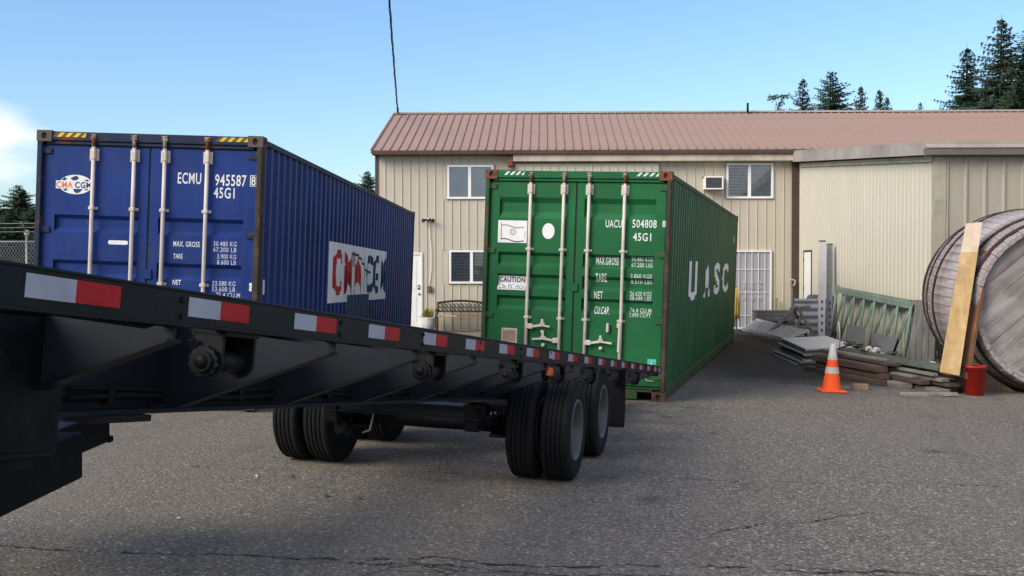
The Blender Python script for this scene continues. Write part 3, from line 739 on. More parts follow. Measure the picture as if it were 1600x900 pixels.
side_lay(poly_bm([rect(0.35, 0.375, 1.22, 1.38)]), 'small_decal', M['decal'], B_root, 0.003)

# --- green container
x_, y_, z_ = axes(0.2685, 0.0092)
o_ = Vector((1.958, 13.7625, 0.004)) - x_ * CW
G_root, G_doors, G_br, G_dp = container('shipping_container', G @ frame(o_, x_, y_, z_),
    'green shipping container with white lettering and rusty corners, before the tan building',
    M['green'], M['green_side'], M['green_rail'], M['cast_rust'], M['post_rust'], [(2.545, 'deep'), (1.835, 'shallow'), (1.552, 'shallow'), (1.270, 'shallow')], None,
    dict(blue=False, rusty_header=False, hinge=M['green_rail'], haz=((0.215, 0.520), (1.945, 2.265)), hazm=(None, M['haz_white']), lean=0.04))
dl, dr0 = G_doors; WW = M['letter_worn']
txt('UACU', dr0, G_br, G_dp, 1.607, 1.817, 2.178, 2.275, W_, 0.012)
txt('504808', dr0, G_br, G_dp, 1.950, 2.258, 2.182, 2.284, W_, 0.012)
txt('8', dr0, G_br, G_dp, 2.328, 2.372, 2.195, 2.28, W_, 0.01)
txt('45G1', dr0, G_br, G_dp, 1.964, 2.194, 2.015, 2.118, W_, 0.016)
txt('MAX.GROSS', dr0, G_br, G_dp, 1.491, 1.784, 1.70, 1.80, W_, 0.01)
txt('TARE', dr0, G_br, G_dp, 1.498, 1.640, 1.482, 1.590, W_, 0.01)
txt('NET', dr0, G_br, G_dp, 1.489, 1.600, 1.262, 1.360, W_, 0.01)
txt('CU.CAP.', dr0, G_br, G_dp, 1.496, 1.690, 1.068, 1.166, W_, 0.01)
for t, v in (('30.480 KGS', 1.758), ('67.200 LBS', 1.684), ('3.860 KGS', 1.545), ('8.510 LBS', 1.472), ('26.620 KGS', 1.320), ('58.690 LBS', 1.260), ('76.4 CU.M', 1.110), ('2.698 CU.FT', 1.050)):
    txt(t, dr0, G_br, G_dp, 1.950, 2.222, v, v + 0.055, WW, 0.012)
fl = flat('white_placard', [rect(0.183, 0.575, 1.950, 2.240)], dl, G_br, G_dp, M['decal'])
for z0 in (1.985, 2.165):
    pts = [(0.235 + 0.30 * i / 12, z0 + 0.012 * sin(i * 0.55 + 0.5) - 0.002 * i) for i in range(13)]
    flat('placard_line', [[(a[0], a[1]), (b[0], b[1]), (b[0], b[1] + .014), (a[0], a[1] + .014)] for a, b in zip(pts, pts[1:])], dl, G_br, G_dp, M['decal_pink'] if z0 > 2.1 else M['decal_black'], 0.0035)
flat('placard_line', [rect(0.222, 0.234, 1.98, 2.20), rect(0.545, 0.553, 2.02, 2.10)], dl, G_br, G_dp, M['decal_pink'], 0.0035)
flat('placard_emblem', [[(0.385 + r0 * cos(a), 2.09 + r0 * sin(a)), (0.385 + r0 * cos(a + .45), 2.09 + r0 * sin(a + .45)), (0.385 + (r0 - .01) * cos(a + .45), 2.09 + (r0 - .01) * sin(a + .45)), (0.385 + (r0 - .01) * cos(a), 2.09 + (r0 - .01) * sin(a))] for r0 in (0.045, 0.028) for a in [k * pi / 5 for k in range(10)]], dl, G_br, G_dp, M['decal_pink'], 0.0035)
flat('oval_decal', [ell(0.860, 2.112, 0.082, 0.102, 28)], dl, G_br, G_dp, M['decal'])
flat('caution_placard', [rect(0.196, 0.578, 1.335, 1.518)], dl, G_br, G_dp, M['decal'])
txt('CAUTION', dl, G_br, lambda z: G_dp(z) - 0.002, 0.215, 0.560, 1.435, 1.505, M['decal_black'], 0.03)
txt('2.9m 9\'6" HIGH', dl, G_br, lambda z: G_dp(z) - 0.002, 0.215, 0.560, 1.352, 1.412, M['decal_black'], 0.0)
flat('data_plate', [rect(0.272, 0.485, 0.640, 0.835)], dl, G_br, G_dp, M['trim_cream'])
flat('data_plate_face', [rect(0.290, 0.467, 0.66, 0.812)], dl, G_br, G_dp, M['decal_pink'], 0.0035)
flat('teal_sticker', [rect(2.20, 2.31, 0.46, 0.53)], dr0, G_br, G_dp, M['teal'])
for t, a, b in (('U', 2.45, 3.62), ('A', 4.80, 5.78), ('S', 6.62, 7.83), ('C', 8.45, 9.90)):
    bm = text_bm(t, 0.03); fit_bm(bm, a, b, 1.19, 1.79); side_lay(bm, 'lettering', M['decal_side'], G_root, 0.003)
side_lay(poly_bm([rect(11.05, 11.20, 1.15, 2.0), rect(11.05, 11.5, 2.25, 2.40)]), 'lettering', M['letter_worn'], G_root, 0.003)
# bent wire tie hanging at the bottom right of the right door
MB().tube([(2.26, 0.03, 0.50), (2.27, 0.02, 0.36), (2.18, 0.02, 0.32), (2.20, 0.02, 0.26), (2.30, 0.03, 0.25)], 0.006, 6).build('wire_tie', M['rod'], dr0)

# ------------------------------------------------------------------ tilt-bed trailer
RZ, TH = 1.5866, math.atan(-0.0963)
x_, y_, z_ = axes(0.2516)
TR = empty('flatbed_trailer', G @ frame((-1.0021, 2.2677, 0), x_, y_, z_),
           'long black flatbed trailer with red and white reflective strips, bed sloping to the rear', 'trailer')
BED = T((0, 0, RZ)) @ Rx(TH)
def bedpart(mb, name, mat, parent=TR, **k):
    o = mb.build(name, mat, parent, **k)
    if parent is TR: o.matrix_local = BED
    return o
S0, S1, BW = -1.0, 11.36, 2.50
for sgn, X in ((1, 0.0), (-1, -BW)):
    mb = MB()
    a, b = (X - 0.012, X) if sgn == 1 else (X, X + 0.012)
    mb.box(a, b, S0, S1, -0.083, -0.004)
    a2, b2 = (X - 0.055, X + 0.002) if sgn == 1 else (X - 0.002, X + 0.055)
    mb.box(a2, b2, S0, S1, -0.0035, 0.005, bev=0.002); mb.box(min(a, a2 + 0.003), max(b, b2 - 0.003), S0, S1, -0.091, -0.0835)
    rail = bedpart(mb, 'side_rail', M['black_steel'])
    for i in range(-4, 18):
        for h, m in ((0, 'tape_white'), (1, 'tape_red')):
            s0 = i * 0.636 + h * 0.166
            if s0 + 0.17 > S1 - 0.05 or s0 < S0: continue
            x0, x1 = (X, X + 0.0016) if sgn == 1 else (X - 0.0016, X)
            MB().box(x0, x1, s0, s0 + 0.1655, -0.064, -0.013).build('reflective_strip', M[m], rail)
    if sgn == 1:
        MB().box(0.0, 0.004, S1 - 0.10, S1 - 0.03, -0.07, -0.012).build('reflective_strip', M['tape_white'], rail)
for tc_ in (0.70, 1.80):
    mb = MB(); X = -tc_
    mb.box(X - 0.006, X + 0.006, 1.05, 11.2, -0.362, -0.057); mb.box(X - 0.006, X + 0.006, S0, 1.049, -0.362, -0.12)
    mb.box(X - 0.075, X + 0.075, S0, 1.049, -0.1195, -0.104); bedpart(MB().box(X - 0.075, X + 0.075, 1.05, 11.2, -0.056, -0.018, bev=0.003), 'beam_flange', M['lit_flange']); mb.box(X - 0.075, X + 0.075, S0, 11.2, -0.378, -0.3625)
    bedpart(mb, 'main_beam', M['web_steel'])
outs = [-0.85, 0.60, 1.64, 2.53, 3.42, 4.30, 5.12, 6.0, 6.9, 7.8, 8.7, 9.6, 10.5]
for s_ in outs:
    if s_ not in (0.05,):
        bedpart(MB().prism([(-0.015, s_, -0.094), (-0.015, s_, -0.125), (-0.62, s_, -0.352), (-0.690, s_, -0.352), (-0.690, s_, -0.060), (-0.30, s_, -0.088), (-0.10, s_, -0.104), (-0.07, s_, -0.094)], (0, 0.012, 0)), 'outrigger', M['web_steel'])
        mb = MB().hexa([(-0.015, s_ - 0.03, -0.133), (-0.015, s_ + 0.04, -0.133), (-0.60, s_ + 0.04, -0.358), (-0.60, s_ - 0.03, -0.358),
                        (-0.015, s_ - 0.03, -0.1255), (-0.015, s_ + 0.04, -0.1255), (-0.60, s_ + 0.04, -0.3505), (-0.60, s_ - 0.03, -0.3505)])
        bedpart(mb, 'outrigger_flange', M['black_steel'])
        bedpart(MB().prism([(-BW + 0.015, s_, -0.094), (-BW + 0.015, s_, -0.125), (-1.88, s_, -0.352), (-1.81, s_, -0.352), (-1.81, s_, -0.04), (-BW + 0.055, s_, -0.04)], (0, 0.012, 0)), 'outrigger', M['web_steel'])
    bedpart(MB().box(-1.79, -0.71, s_ - 0.005, s_ + 0.055, -0.16, -0.04), 'cross_member', M['black_steel'])
bedpart(MB().box(-BW + 0.013, -0.013, S1 - 0.10, S1, -0.12, -0.006, bev=0.006), 'tail_bar', M['black_steel'])
for k, (n_, r_) in enumerate(((-0.325, 0.011), (-0.300, 0.008))):
    pts = [(-0.675, 1.1 + 0.3 * i, n_ + 0.008 * sin(i * 1.3 + k)) for i in range(30)]
    bedpart(MB().tube(pts, r_, 6), 'air_hose', M['rubber'])
for i in range(11):
    s_ = 1.3 + i * 0.9
    bedpart(MB().box(-0.69, -0.660, s_, s_ + 0.03, -0.345, -0.285, bev=0.003), 'hose_clip', M['black_steel'])
for s_ in outs[1:]:
    mb = MB()
    for dz in (-0.024, -0.066): mb.tube([(0.0, s_ + 0.006, dz), (0.0055, s_ + 0.006, dz)], 0.008, 6)
    bedpart(mb, 'rail_bolts', M['web_steel'], kind='stuff')
# strap winches slung under the rail
def winch():
    mb = MB()
    for y in (0.0, 0.185):
        poly = [(-0.022, -0.04), (-0.118, -0.04)] + [(-0.07 + 0.048 * cos(a), -0.125 + 0.048 * sin(a)) for a in [pi + pi * k / 8 for k in range(9)]]
        mb.prism([(x, y, z) for x, z in poly], (0, 0.014, 0))
    mb.box(-0.121, -0.012, -0.0, 0.198, -0.052, -0.036)
    mb.box(-0.118, -0.108, 0.0, 0.198, -0.14, -0.05)
    return mb
for s_ in (0.87, 2.76, 4.28, 5.55, 6.85, 8.25, 9.55):
    w_ = winch(); w_.v = [(x, y + s_, z - 0.055) for x, y, z in w_.v]
    wo_ = bedpart(w_, 'strap_winch', M['dark_steel'])
    d = MB().tube([(-0.07, s_ - 0.03, -0.180), (-0.07, s_ + 0.215, -0.180)], 0.031, 14)
    d.lathe([(0.0, -0.002), (0.020, -0.002), (0.020, 0.01)], 12, 'y', T((-0.07, s_ - 0.032, -0.180)))
    d.build('winch_drum', M['dark_steel'], wo_)
    g = MB(); pts = []
    for k in range(24):
        r_ = 0.046 if k % 2 else 0.041; a = 2 * pi * k / 24; pts.append((-0.07 + r_ * cos(a), s_ - 0.020, -0.180 + r_ * sin(a)))
    g.prism(pts, (0, 0.014, 0)); g.bar((-0.11, s_ - 0.02, -0.12), (-0.10, s_ - 0.01, -0.15), 0.012, 0.02)
    g.build('ratchet_wheel', M['black_steel'], wo_)
# amber marker lamp with its housing
lm = bedpart(MB().lathe([(0.0, -0.03), (0.062, -0.028), (0.068, -0.010), (0.06, 0.0)], 16, 'x', T((-0.03, 5.20, -0.150))), 'marker_lamp', M['black_steel'])
MB().box(-0.03, -0.004, 5.145, 5.265, -0.175, -0.118, bev=0.008).build('lamp_lens', M['lamp_orange'], lm)
MB().box(-0.045, -0.03, 5.10, 5.30, -0.12, -0.09).build('lamp_bracket', M['black_steel'], lm)
# tool box under the front of the bed, with its lid
tb = bedpart(MB().box(-0.66, -0.40, -0.95, 0.694, -0.460, -0.084, bev=0.004), 'tool_box', M['scuffed'])
MB().box(-0.665, -0.392, -0.95, 0.680, -0.0835, -0.066, bev=0.008).build('lid', M['black_steel'], tb)
MB().box(-0.64, -0.43, -0.9, 0.64, -0.492, -0.461).build('skid', M['scuffed'], tb)
MB().tube([(-0.395, -0.9, -0.45), (-0.395, 0.66, -0.45)], 0.006, 6).build('hinge_rod', M['black_steel'], tb)
bedpart(MB().box(-0.78, -0.60, 1.15, 1.46, -0.402, -0.379), 'flange_plate', M['black_steel'])
# running gear
def tyre_mesh(R=0.388, w=0.228, rim=0.222, n=56):
    h = w / 2
    prof = [(rim, -h + 0.028), (rim + 0.03, -h + 0.010), (R - 0.09, -h), (R - 0.035, -h + 0.006), (R - 0.012, -h + 0.020)]
    x = -h + 0.028; tread = (w - 0.056)
    for i in range(5):
        x0 = -h + 0.028 + tread * i / 5; x1 = x0 + tread / 5
        prof += [(R - 0.002 * abs(i - 2), x0 + 0.001), (R - 0.002 * abs(i - 2), x1 - 0.009)]
        if i < 4: prof += [(R - 0.014, x1 - 0.008), (R - 0.014, x1)]
    prof += [(R - 0.012, h - 0.020), (R - 0.035, h - 0.006), (R - 0.09, h), (rim + 0.03, h - 0.010), (rim, h - 0.028)]
    return MB().lathe(prof, n, 'x', smooth=True)
def rim_mesh(rim=0.224, w=0.228, dish=0.135, sgn=1):
    h = w / 2
    prof = [(rim + 0.014, h - 0.016), (rim + 0.008, h - 0.006), (rim - 0.006, h - 0.010), (rim - 0.016, h - 0.03), (rim - 0.035, h - 0.06), (rim - 0.045, h - dish - 0.03), (0.155, h - dish - 0.05), (0.11, h - dish - 0.045), (0.075, h - dish - 0.035), (0.070, h - dish + 0.03), (0.055, h - dish + 0.055), (0.0, h - dish + 0.06)]
    if sgn < 0: prof = [(r, -x) for r, x in prof]
    mb = MB().lathe(prof, 40, 'x')
    for k in range(8):
        a = 2 * pi * k / 8; x0 = (h - dish - 0.045) * sgn
        mb.tube([(x0, 0.115 * cos(a), 0.115 * sin(a)), (x0 + 0.035 * sgn, 0.115 * cos(a), 0.115 * sin(a))], 0.013, 6)
    mb.lathe([(rim - 0.002, -h + 0.02), (rim - 0.002, h - 0.02)], 40, 'x')
    return mb
TM = tyre_mesh().mesh('tyre'); TM.materials.append(M['rubber'])
for p in TM.polygons: p.use_smooth = True
RMo = rim_mesh(sgn=1).mesh('rim'); RMo.materials.append(M['rim'])
RMi = rim_mesh(sgn=-1).mesh('rim'); RMi.materials.append(M['rim'])
for y in (6.37, 7.56):
    ax_ = MB().tube([(-0.20, y, 0.389), (-2.22, y, 0.389)], 0.062, 16)
    ax_.box(-0.58, -0.50, y - 0.09, y + 0.09, 0.33, 0.48, bev=0.01); ax_.box(-1.94, -1.86, y - 0.09, y + 0.09, 0.33, 0.48, bev=0.01)
    axo = ax_.build('axle', M['dark_steel'], TR)
    for tx in (0.150, 0.418, 2.065, 2.33):
        w_ = link('wheel', RMo if tx < 1 else RMi, TR, loc=(-tx, y, 0.389))
        t_ = link('tyre', TM, w_); t_.rotation_euler = (random.Random(tx * y).random(), 0, 0)
    for tx in (0.66, 1.84):
        sp = MB()
        for k in range(5):
            L_ = 0.56 - 0.08 * k; sp.bar((-tx, y - L_, 0.50 - 0.018 * k + 0.0), (-tx, y, 0.47 - 0.018 * k), 0.075, 0.014); sp.bar((-tx, y, 0.47 - 0.018 * k), (-tx, y + L_, 0.50 - 0.018 * k), 0.075, 0.014)
        sp.build('leaf_spring', M['dark_steel'], TR)
        ub = MB()
        for q in (-0.07, 0.07): ub.tube([(-tx + 0.045, y + q, 0.30), (-tx + 0.045, y + q, 0.50), (-tx - 0.045, y + q, 0.50), (-tx - 0.045, y + q, 0.30)], 0.010, 6)
        ub.box(-tx - 0.06, -tx + 0.06, y - 0.10, y + 0.10, 0.30, 0.325)
        ub.build('spring_clamp', M['dark_steel'], TR)
    for bx in (-0.80, -1.70): MB().tube([(bx, y - 0.22, 0.50), (bx, y - 0.05, 0.50)], 0.075, 14).build('brake_chamber', M['dark_steel'], TR)
    br_ = MB().tube([(-1.71, y - 0.13, 0.56), (-1.66, y - 0.16, 0.52), (-1.66, y - 0.17, 0.40), (-1.68, y - 0.17, 0.30), (-1.75, y - 0.15, 0.27)], 0.009, 6)
    br_.build('brake_line', M['galv_wire'], TR)
for y in (5.75, 6.98, 8.25):
    for tx in (0.70, 1.80):
        MB().prism([(-tx - 0.05, y - 0.10, 0.62), (-tx - 0.05, y + 0.10, 0.62), (-tx - 0.05, y + 0.05, 0.42), (-tx - 0.05, y - 0.05, 0.42)], (0.10, 0, 0)).build('spring_hanger', M['dark_steel'], TR)
mb = MB().box(-1.80, -0.62, 5.70, 5.80, 0.520, 0.600); mb.box(-1.80, -0.62, 5.66, 5.84, 0.6005, 0.610); mb.box(-1.80, -0.62, 5.66, 5.84, 0.510, 0.5195)
mb.build('suspension_beam', M['black_steel'], TR)
MB().box(-1.72, -1.25, 6.75, 7.25, 0.46, 0.62, bev=0.05).build('air_tank', M['dark_steel'], TR)
for x0 in (-0.59, -2.47):
    fl = MB()
    vs = []; n = 6
    for j in range(n + 1):
        z = 0.155 + (0.70 - 0.155) * j / n
        for i in range(5): vs.append((x0 + 0.62 * i / 4, 8.32 + 0.03 * sin(j * 0.9) + 0.012 * sin(i * 1.7), z))
    fs = [(j * 5 + i, j * 5 + i + 1, (j + 1) * 5 + i + 1, (j + 1) * 5 + i) for j in range(n) for i in range(4)]
    fl.add(vs, fs, True); fl.add([(x, y + 0.008, z) for x, y, z in vs], [f[::-1] for f in fs], True)
    fl.build('mud_flap', M['rubber'], TR, recalc=False)
    MB().tube([(x0, 8.33, 0.70), (x0 + 0.62, 8.33, 0.70)], 0.015, 8).build('flap_bar', M['dark_steel'], TR)

# the back of the tractor unit, just inside the left edge of the view
TT = empty('tractor_unit', T((-2.4, 3.5, gz(-2.4, 3.5))), 'black chassis of the truck hitched under the trailer at the left edge', 'truck')
def tp(x, y, z): return (x + 2.4, y - 3.5, z - gz(-2.4, 3.5))
def tbox(x0, x1, y0, y1, z0, z1, name, mat, bev=0.006):
    a = tp(x0, y0, z0); b = tp(x1, y1, z1)
    return MB().box(a[0], b[0], a[1], b[1], a[2], b[2], bev=bev).build(name, mat, TT)
tbox(-2.62, -1.90, 3.6, 4.85, 0.69, 0.895, 'battery_box', M['dark_steel'])
tbox(-2.90, -2.20, 5.05, 6.00, 0.67, 0.835, 'rear_cross_bar', M['black_steel'])
tbox(-2.215, -2.19, 5.98, 6.03, 0.665, 0.70, 'bumper_lip', M['black_steel'])
for x in (-2.70, -3.6): tbox(x, x + 0.08, 3.2, 6.0, 0.84 if x > -3 else 0.72, 0.93, 'frame_rail', M['black_steel'])

# ------------------------------------------------------------------ main building
FB_O = Vector((-3.7, 30.0, 0)); tv = Vector((1, -0.028, 0)).normalized(); nv = Vector((0.028, 1, 0)).normalized()
FB = frame(FB_O, tv, nv, (0, 0, 1))
MBD = empty('workshop_building', FB, 'long tan metal building with a brick-red metal roof behind the containers', 'building')
ZB, ZE = -0.22, 4.70
OPEN = {'up_left': (1.94, 3.20, 3.51, 4.43), 'low_left': (1.99, 3.22, 1.21, 2.12), 'door': (0.36, 1.26, -0.02, 2.05),
        'up_right': (9.49, 10.75, 3.51, 4.46), 'gate': (9.66, 10.71, -0.02, 2.11)}
def panel_mesh(w, z0, z1, rib=0.022, rw=0.030):
    mb = MB(); xs = [(0, 0), (rw * 0.35, -rib), (rw, -rib), (rw * 1.5, 0), (w, 0)]
    vs = [(x, y, z) for x, y in xs for z in (z0, z1)]
    fs = [(2 * i, 2 * i + 2, 2 * i + 3, 2 * i + 1) for i in range(len(xs) - 1)]
    vs += [(0, 0.006, z0), (0, 0.006, z1), (w, 0.006, z0), (w, 0.006, z1)]
    fs += [(8, 10, 11, 9)[::1], ]
    return mb.add(vs, fs)
_cache = {}
def siding(parent, s0, s1, z0, z1, p, mat, openings, y=0.0, rib=0.022, name='siding_panel', rw=0.030):
    n = int(round((s1 - s0) / p)); p = (s1 - s0) / n
    for i in range(n):
        a = s0 + i * p; b = a + p
        iv = [(z0, z1)]
        for (oa, ob, oz0, oz1) in openings:
            if a < ob - 0.02 and b > oa + 0.02 :
                new = []
                for u, v in iv:
                    if oz0 > u + 0.01: new.append((u, min(v, oz0)))
                    if oz1 < v - 0.01: new.append((max(u, oz1), v))
                iv = new
        for u, v in iv:
            key = (name, mat.name, round(p, 4), round(u, 3), round(v, 3), rib)
            if key not in _cache:
                me = panel_mesh(p, u, v, rib, rw).mesh(name, recalc=False); me.materials.append(mat); _cache[key] = me
            link(name, _cache[key], parent, loc=(a, y, 0))
ops = []
for k, (a, b, c, d) in OPEN.items(): ops.append((a, b, c, d))
# backing wall behind the sheets, with real openings (built as strips)
def wall_strips(parent, s0, s1, z0, z1, y, th, ops_, mat, name='wall'):
    cuts = sorted({s0, s1} | {o[0] for o in ops_ if s0 < o[0] < s1} | {o[1] for o in ops_ if s0 < o[1] < s1}); mb = MB()
    for a, b in zip(cuts, cuts[1:]):
        iv = [(z0, z1)]
        for (oa, ob, c, d) in ops_:
            if a < ob - 1e-4 and b > oa + 1e-4:
                new = []
                for u, v in iv:
                    if c > u: new.append((u, min(v, c)))
                    if d < v: new.append((max(u, d), v))
                iv = [q for q in new if q[1] > q[0] + 1e-4]
        for u, v in iv: mb.box(a, b, y, y + th, u, v)
    return mb.build(name, mat, parent)
wall_strips(MBD, 0.0, 24.0, ZB, ZE, 0.006, 0.12, ops, M['wall'])
siding(MBD, 0.0, 3.62, ZB, ZE, 0.2265, M['wall'], ops, rib=0.020)
siding(MBD, 7.67, 11.25, ZB, ZE - 0.2, 0.2390, M['wall'], ops, rib=0.020)
siding(MBD, 3.78, 7.66, ZB + 0.1, 4.45, 0.2282, M['wall_annex'], [], y=-0.12, name='sliding_door_panel')
MB().box(3.78, 7.66, -0.11, -0.05, ZB + 0.1, 4.45).build('sliding_door', M['wall_annex'], MBD)
MB().box(3.30, 3.76, -0.035, 0.0, 4.30, 4.68).build('wall_patch', M['trim_cream'], MBD)
MB().box(3.74, 11.42, -0.30, 0.004, 4.50, 4.685, bev=0.008).build('door_track_cover', M['trim_cream'], MBD)
MB().box(3.60, 3.73, -0.28, 0.0, 4.38, 4.69, bev=0.006).build('track_end', M['cast_rust'], MBD)
MB().box(-0.03, 0.055, -0.03, 0.12, ZB, ZE, bev=0.004).build('corner_trim', M['trim_brown'], MBD)
MB().box(11.25, 11.43, -0.06, 0.10, ZB, 4.49).build('corner_trim', M['trim_brown'], MBD)
# gables and back
for s_ in (0.0, 24.0):
    MB().prism([(s_, 0.13, ZB), (s_, 8.6, ZB), (s_, 8.6, 4.70), (s_, 4.3, 6.30), (s_, 0.13, 4.78)], (0.1 if s_ == 0 else -0.1, 0, 0)).build('gable_wall', M['wall'], MBD)
MB().box(0.0, 24.0, 8.5, 8.62, ZB, 4.70).build('wall', M['wall'], MBD)
# roof of raised-seam sheets
EY, EZ, RY, RZ2 = -0.34, 4.80, 4.25, 6.43
sl = Vector((0, RY - EY, RZ2 - EZ)); slen = sl.length; ang = atan2(sl.z, sl.y)
def roof_mesh(w, ln):
    xs = [(0, 0), (0.002, 0.030), (0.020, 0.030), (0.022, 0.0), (w, 0)]
    vs = [(x, y, z) for x, z in xs for y in (0, ln)]; fs = [(2 * i, 2 * i + 2, 2 * i + 3, 2 * i + 1)[::-1] for i in range(len(xs) - 1)]
    vs += [(0, 0, -0.012), (w, 0, -0.012)]; fs.append((0, 8, 11, 10))
    return MB().add(vs, fs)
rp = 0.2352; rm = roof_mesh(rp, slen).mesh('roof_panel', recalc=False); rm.materials.append(M['roof'])
roofm = MB().prism([(-0.06, EY + 0.02, EZ - 0.035), (-0.06, RY, RZ2 - 0.035), (-0.06, 8.9, 4.72), (-0.06, 8.9, 4.68), (-0.06, RY, RZ2 - 0.09), (-0.06, EY + 0.02, EZ - 0.08)], (24.2, 0, 0)).build('roof', M['roof'], MBD)
for i in range(103):
    o = link('roof_panel', rm, roofm); o.location = (-0.07 + i * rp, EY, EZ); o.rotation_euler = (ang, 0, 0)
rb_ = MB().prism([(-0.09, RY, RZ2 + 0.055), (-0.09, RY + 0.16, RZ2 - 0.02), (-0.09, RY - 0.16, RZ2 - 0.02)], (24.3, 0, 0)).build('ridge_cap', M['fascia'], roofm)
MB().box(-0.07, 24.1, EY - 0.03, EY - 0.005, 4.685, 4.795, bev=0.003).build('eave_fascia', M['trim_brown'], roofm)
MB().bar((-0.085, EY - 0.02, EZ - 0.02), (-0.085, RY, RZ2 - 0.02), 0.03, 0.12, (0, 0, 1)).build('rake_trim', M['roof'], roofm)
MB().box(-0.07, 24.1, EY, 0.0, 4.690, 4.705).build('soffit', M['trim_brown'], roofm)
vp = MB().tube([(10.80, 4.0, 6.38), (10.80, 4.0, 6.68)], 0.035, 10).build('vent_pipe', M['black_steel'], roofm)
# windows
def window(key, mull, kinds, sill=False):
    a, b, c, d = OPEN[key]; mb = MB(); fw = 0.055; y0, y1 = -0.045, 0.05
    mb.box(a, b, y0, y1, d - fw, d); mb.box(a, b, y0 - 0.01, y1, c, c + fw); mb.box(a, a + fw, y0, y1, c + fw, d - fw); mb.box(b - fw, b, y0, y1, c + fw, d - fw); mb.box(mull - 0.04, mull + 0.04, y0 + 0.004, y1, c + fw, d - fw)
    w = mb.build('window', M['white'], MBD)
    tr = MB(); 
    for q in ((a - 0.028, b + 0.028, d + 0.001, d + 0.018), (a - 0.028, b + 0.028, c - 0.018, c - 0.001), (a - 0.028, a - 0.001, c - 0.001, d + 0.001), (b + 0.001, b + 0.028, c - 0.001, d + 0.001)):
        tr.box(q[0], q[1], -0.03, 0.0, q[2], q[3])
    tr.build('window_trim', M['fascia'], w)
    for (p0, p1), kind in zip(((a + fw, mull - 0.04), (mull + 0.04, b - fw)), kinds):
        if kind in ('blind', 'blind_pale'):
            bl = MB(); z = c + fw + 0.012
            while z < d - fw - 0.01:
                if kind == 'blind': bl.add([(p0, 0.036, z), (p1, 0.036, z), (p1, 0.031, z + 0.024), (p0, 0.031, z + 0.024)], [(0, 1, 2, 3)])
                else: bl.add([(p0, 0.036, z), (p1, 0.036, z), (p1, 0.032, z + 0.034), (p0, 0.032, z + 0.034)], [(0, 1, 2, 3)])
                z += 0.040
            bl.build('window_blind', M['blind'], w, kind='stuff')
        elif kind == 'shade':
            MB().box(p0, p1, 0.031, 0.036, c + fw, d - fw).build('window_shade', M['shade'], w)
        g = NTG; MB().box(p0, p1, 0.004, 0.010, c + fw, d - fw).build('pane', g, w)
    MB().box(a, b, 0.16, 0.17, c, d).build('window_room', M['dark_room'], w)
gm = bpy.data.materials.new('clear_pane'); gm.use_nodes = True; gt = gm.node_tree; gt.nodes.clear()
go = gt.nodes.new('ShaderNodeOutputMaterial'); gx_ = gt.nodes.new('ShaderNodeMixShader'); g1 = gt.nodes.new('ShaderNodeBsdfTransparent'); g2 = gt.nodes.new('ShaderNodeBsdfGlossy')
g1.inputs[0].default_value = (0.86, 0.89, 0.89, 1); g2.inputs['Roughness'].default_value = 0.03
fr = gt.nodes.new('ShaderNodeFresnel'); fr.inputs[0].default_value = 1.6
gt.links.new(fr.outputs[0], gx_.inputs[0]); gt.links.new(g1.outputs[0], gx_.inputs[1]); gt.links.new(g2.outputs[0], gx_.inputs[2]); gt.links.new(gx_.outputs[0], go.inputs[0])
NTG = gm
window('up_left', 2.55, ('shade', 'shade')); window('low_left', 2.60, ('blind', 'blind')); window('up_right', 10.11, ('blind', 'blind_pale'))
# personnel door
a, b, c, d = OPEN['door']
fd = MB(); fd.box(a, a + 0.05, -0.03, 0.08, c, d); fd.box(b - 0.05, b, -0.03, 0.08, c, d); fd.box(a + 0.05, b - 0.05, -0.03, 0.08, d - 0.05, d)
fd.build('door_frame', M['white'], MBD)
do = MB().box(a + 0.052, b - 0.052, -0.005, 0.04, c + 0.01, d - 0.052)
for z0, z1 in ((0.15, 0.85), (1.05, 1.85)):
    do.box(a + 0.17, b - 0.17, -0.012, -0.006, z0, z1, bev=0.004)
do = do.build('door', M['white'], MBD)
kb = MB().lathe([(0.0, -0.06), (0.026, -0.055), (0.034, -0.035), (0.02, -0.018), (0.034, -0.012), (0.036, 0.0)], 12, 'y', T((1.165, -0.006, 0.93))); kb.build('door_knob', M['brass'], do)
kb = MB().lathe([(0.0, -0.022), (0.03, -0.020), (0.036, 0.0)], 12, 'y', T((1.165, -0.006, 1.10))); kb.box(1.125, 1.205, -0.012, -0.006, 1.04, 1.17); kb.build('deadbolt', M['brass'], do)
# security gate over the second door
a, b, c, d = OPEN['gate']
MB().box(a, b, 0.05, 0.08, c, d).build('door', M['security_mesh'], MBD)
sg = MB(); sg.box(a, a + 0.045, -0.06, 0.0, c, d); sg.box(b - 0.045, b, -0.06, 0.0, c, d); sg.box(a + 0.046, b - 0.046, -0.06, 0.0, d - 0.045, d); sg.box(a + 0.046, b - 0.046, -0.06, 0.0, c, c + 0.05)
sgo = sg.build('security_door_frame', M['white'], MBD)
for i in range(1, 6):
    x = a + (b - a) * i / 6; MB().box(x - 0.007, x + 0.007, -0.05, -0.03, c + 0.05, d - 0.045).build('gate_bar', M['white'], sgo)
for z in (1.60, 0.98, 0.35): MB().box(a + 0.045, b - 0.045, -0.056, -0.051, z - 0.007, z + 0.007).build('gate_bar', M['white'], sgo)
MB().box(a + 0.046, b - 0.046, -0.024, -0.020, c + 0.05, d - 0.045).build('gate_screen', M['security_mesh'], sgo)
sc_ = MB()
for cx in (0.31, 0.52, 0.73):
    for cz, sgn in ((0.80, 1), (1.10, -1), (1.22, 1)):
        pts = [(a + cx + sgn * 0.055 * (1 - t / 14) * cos(t * 0.75), -0.058, cz + 0.055 * (1 - t / 14) * sin(t * 0.75)) for t in range(11)]
        sc_.tube(pts, 0.007, 5)
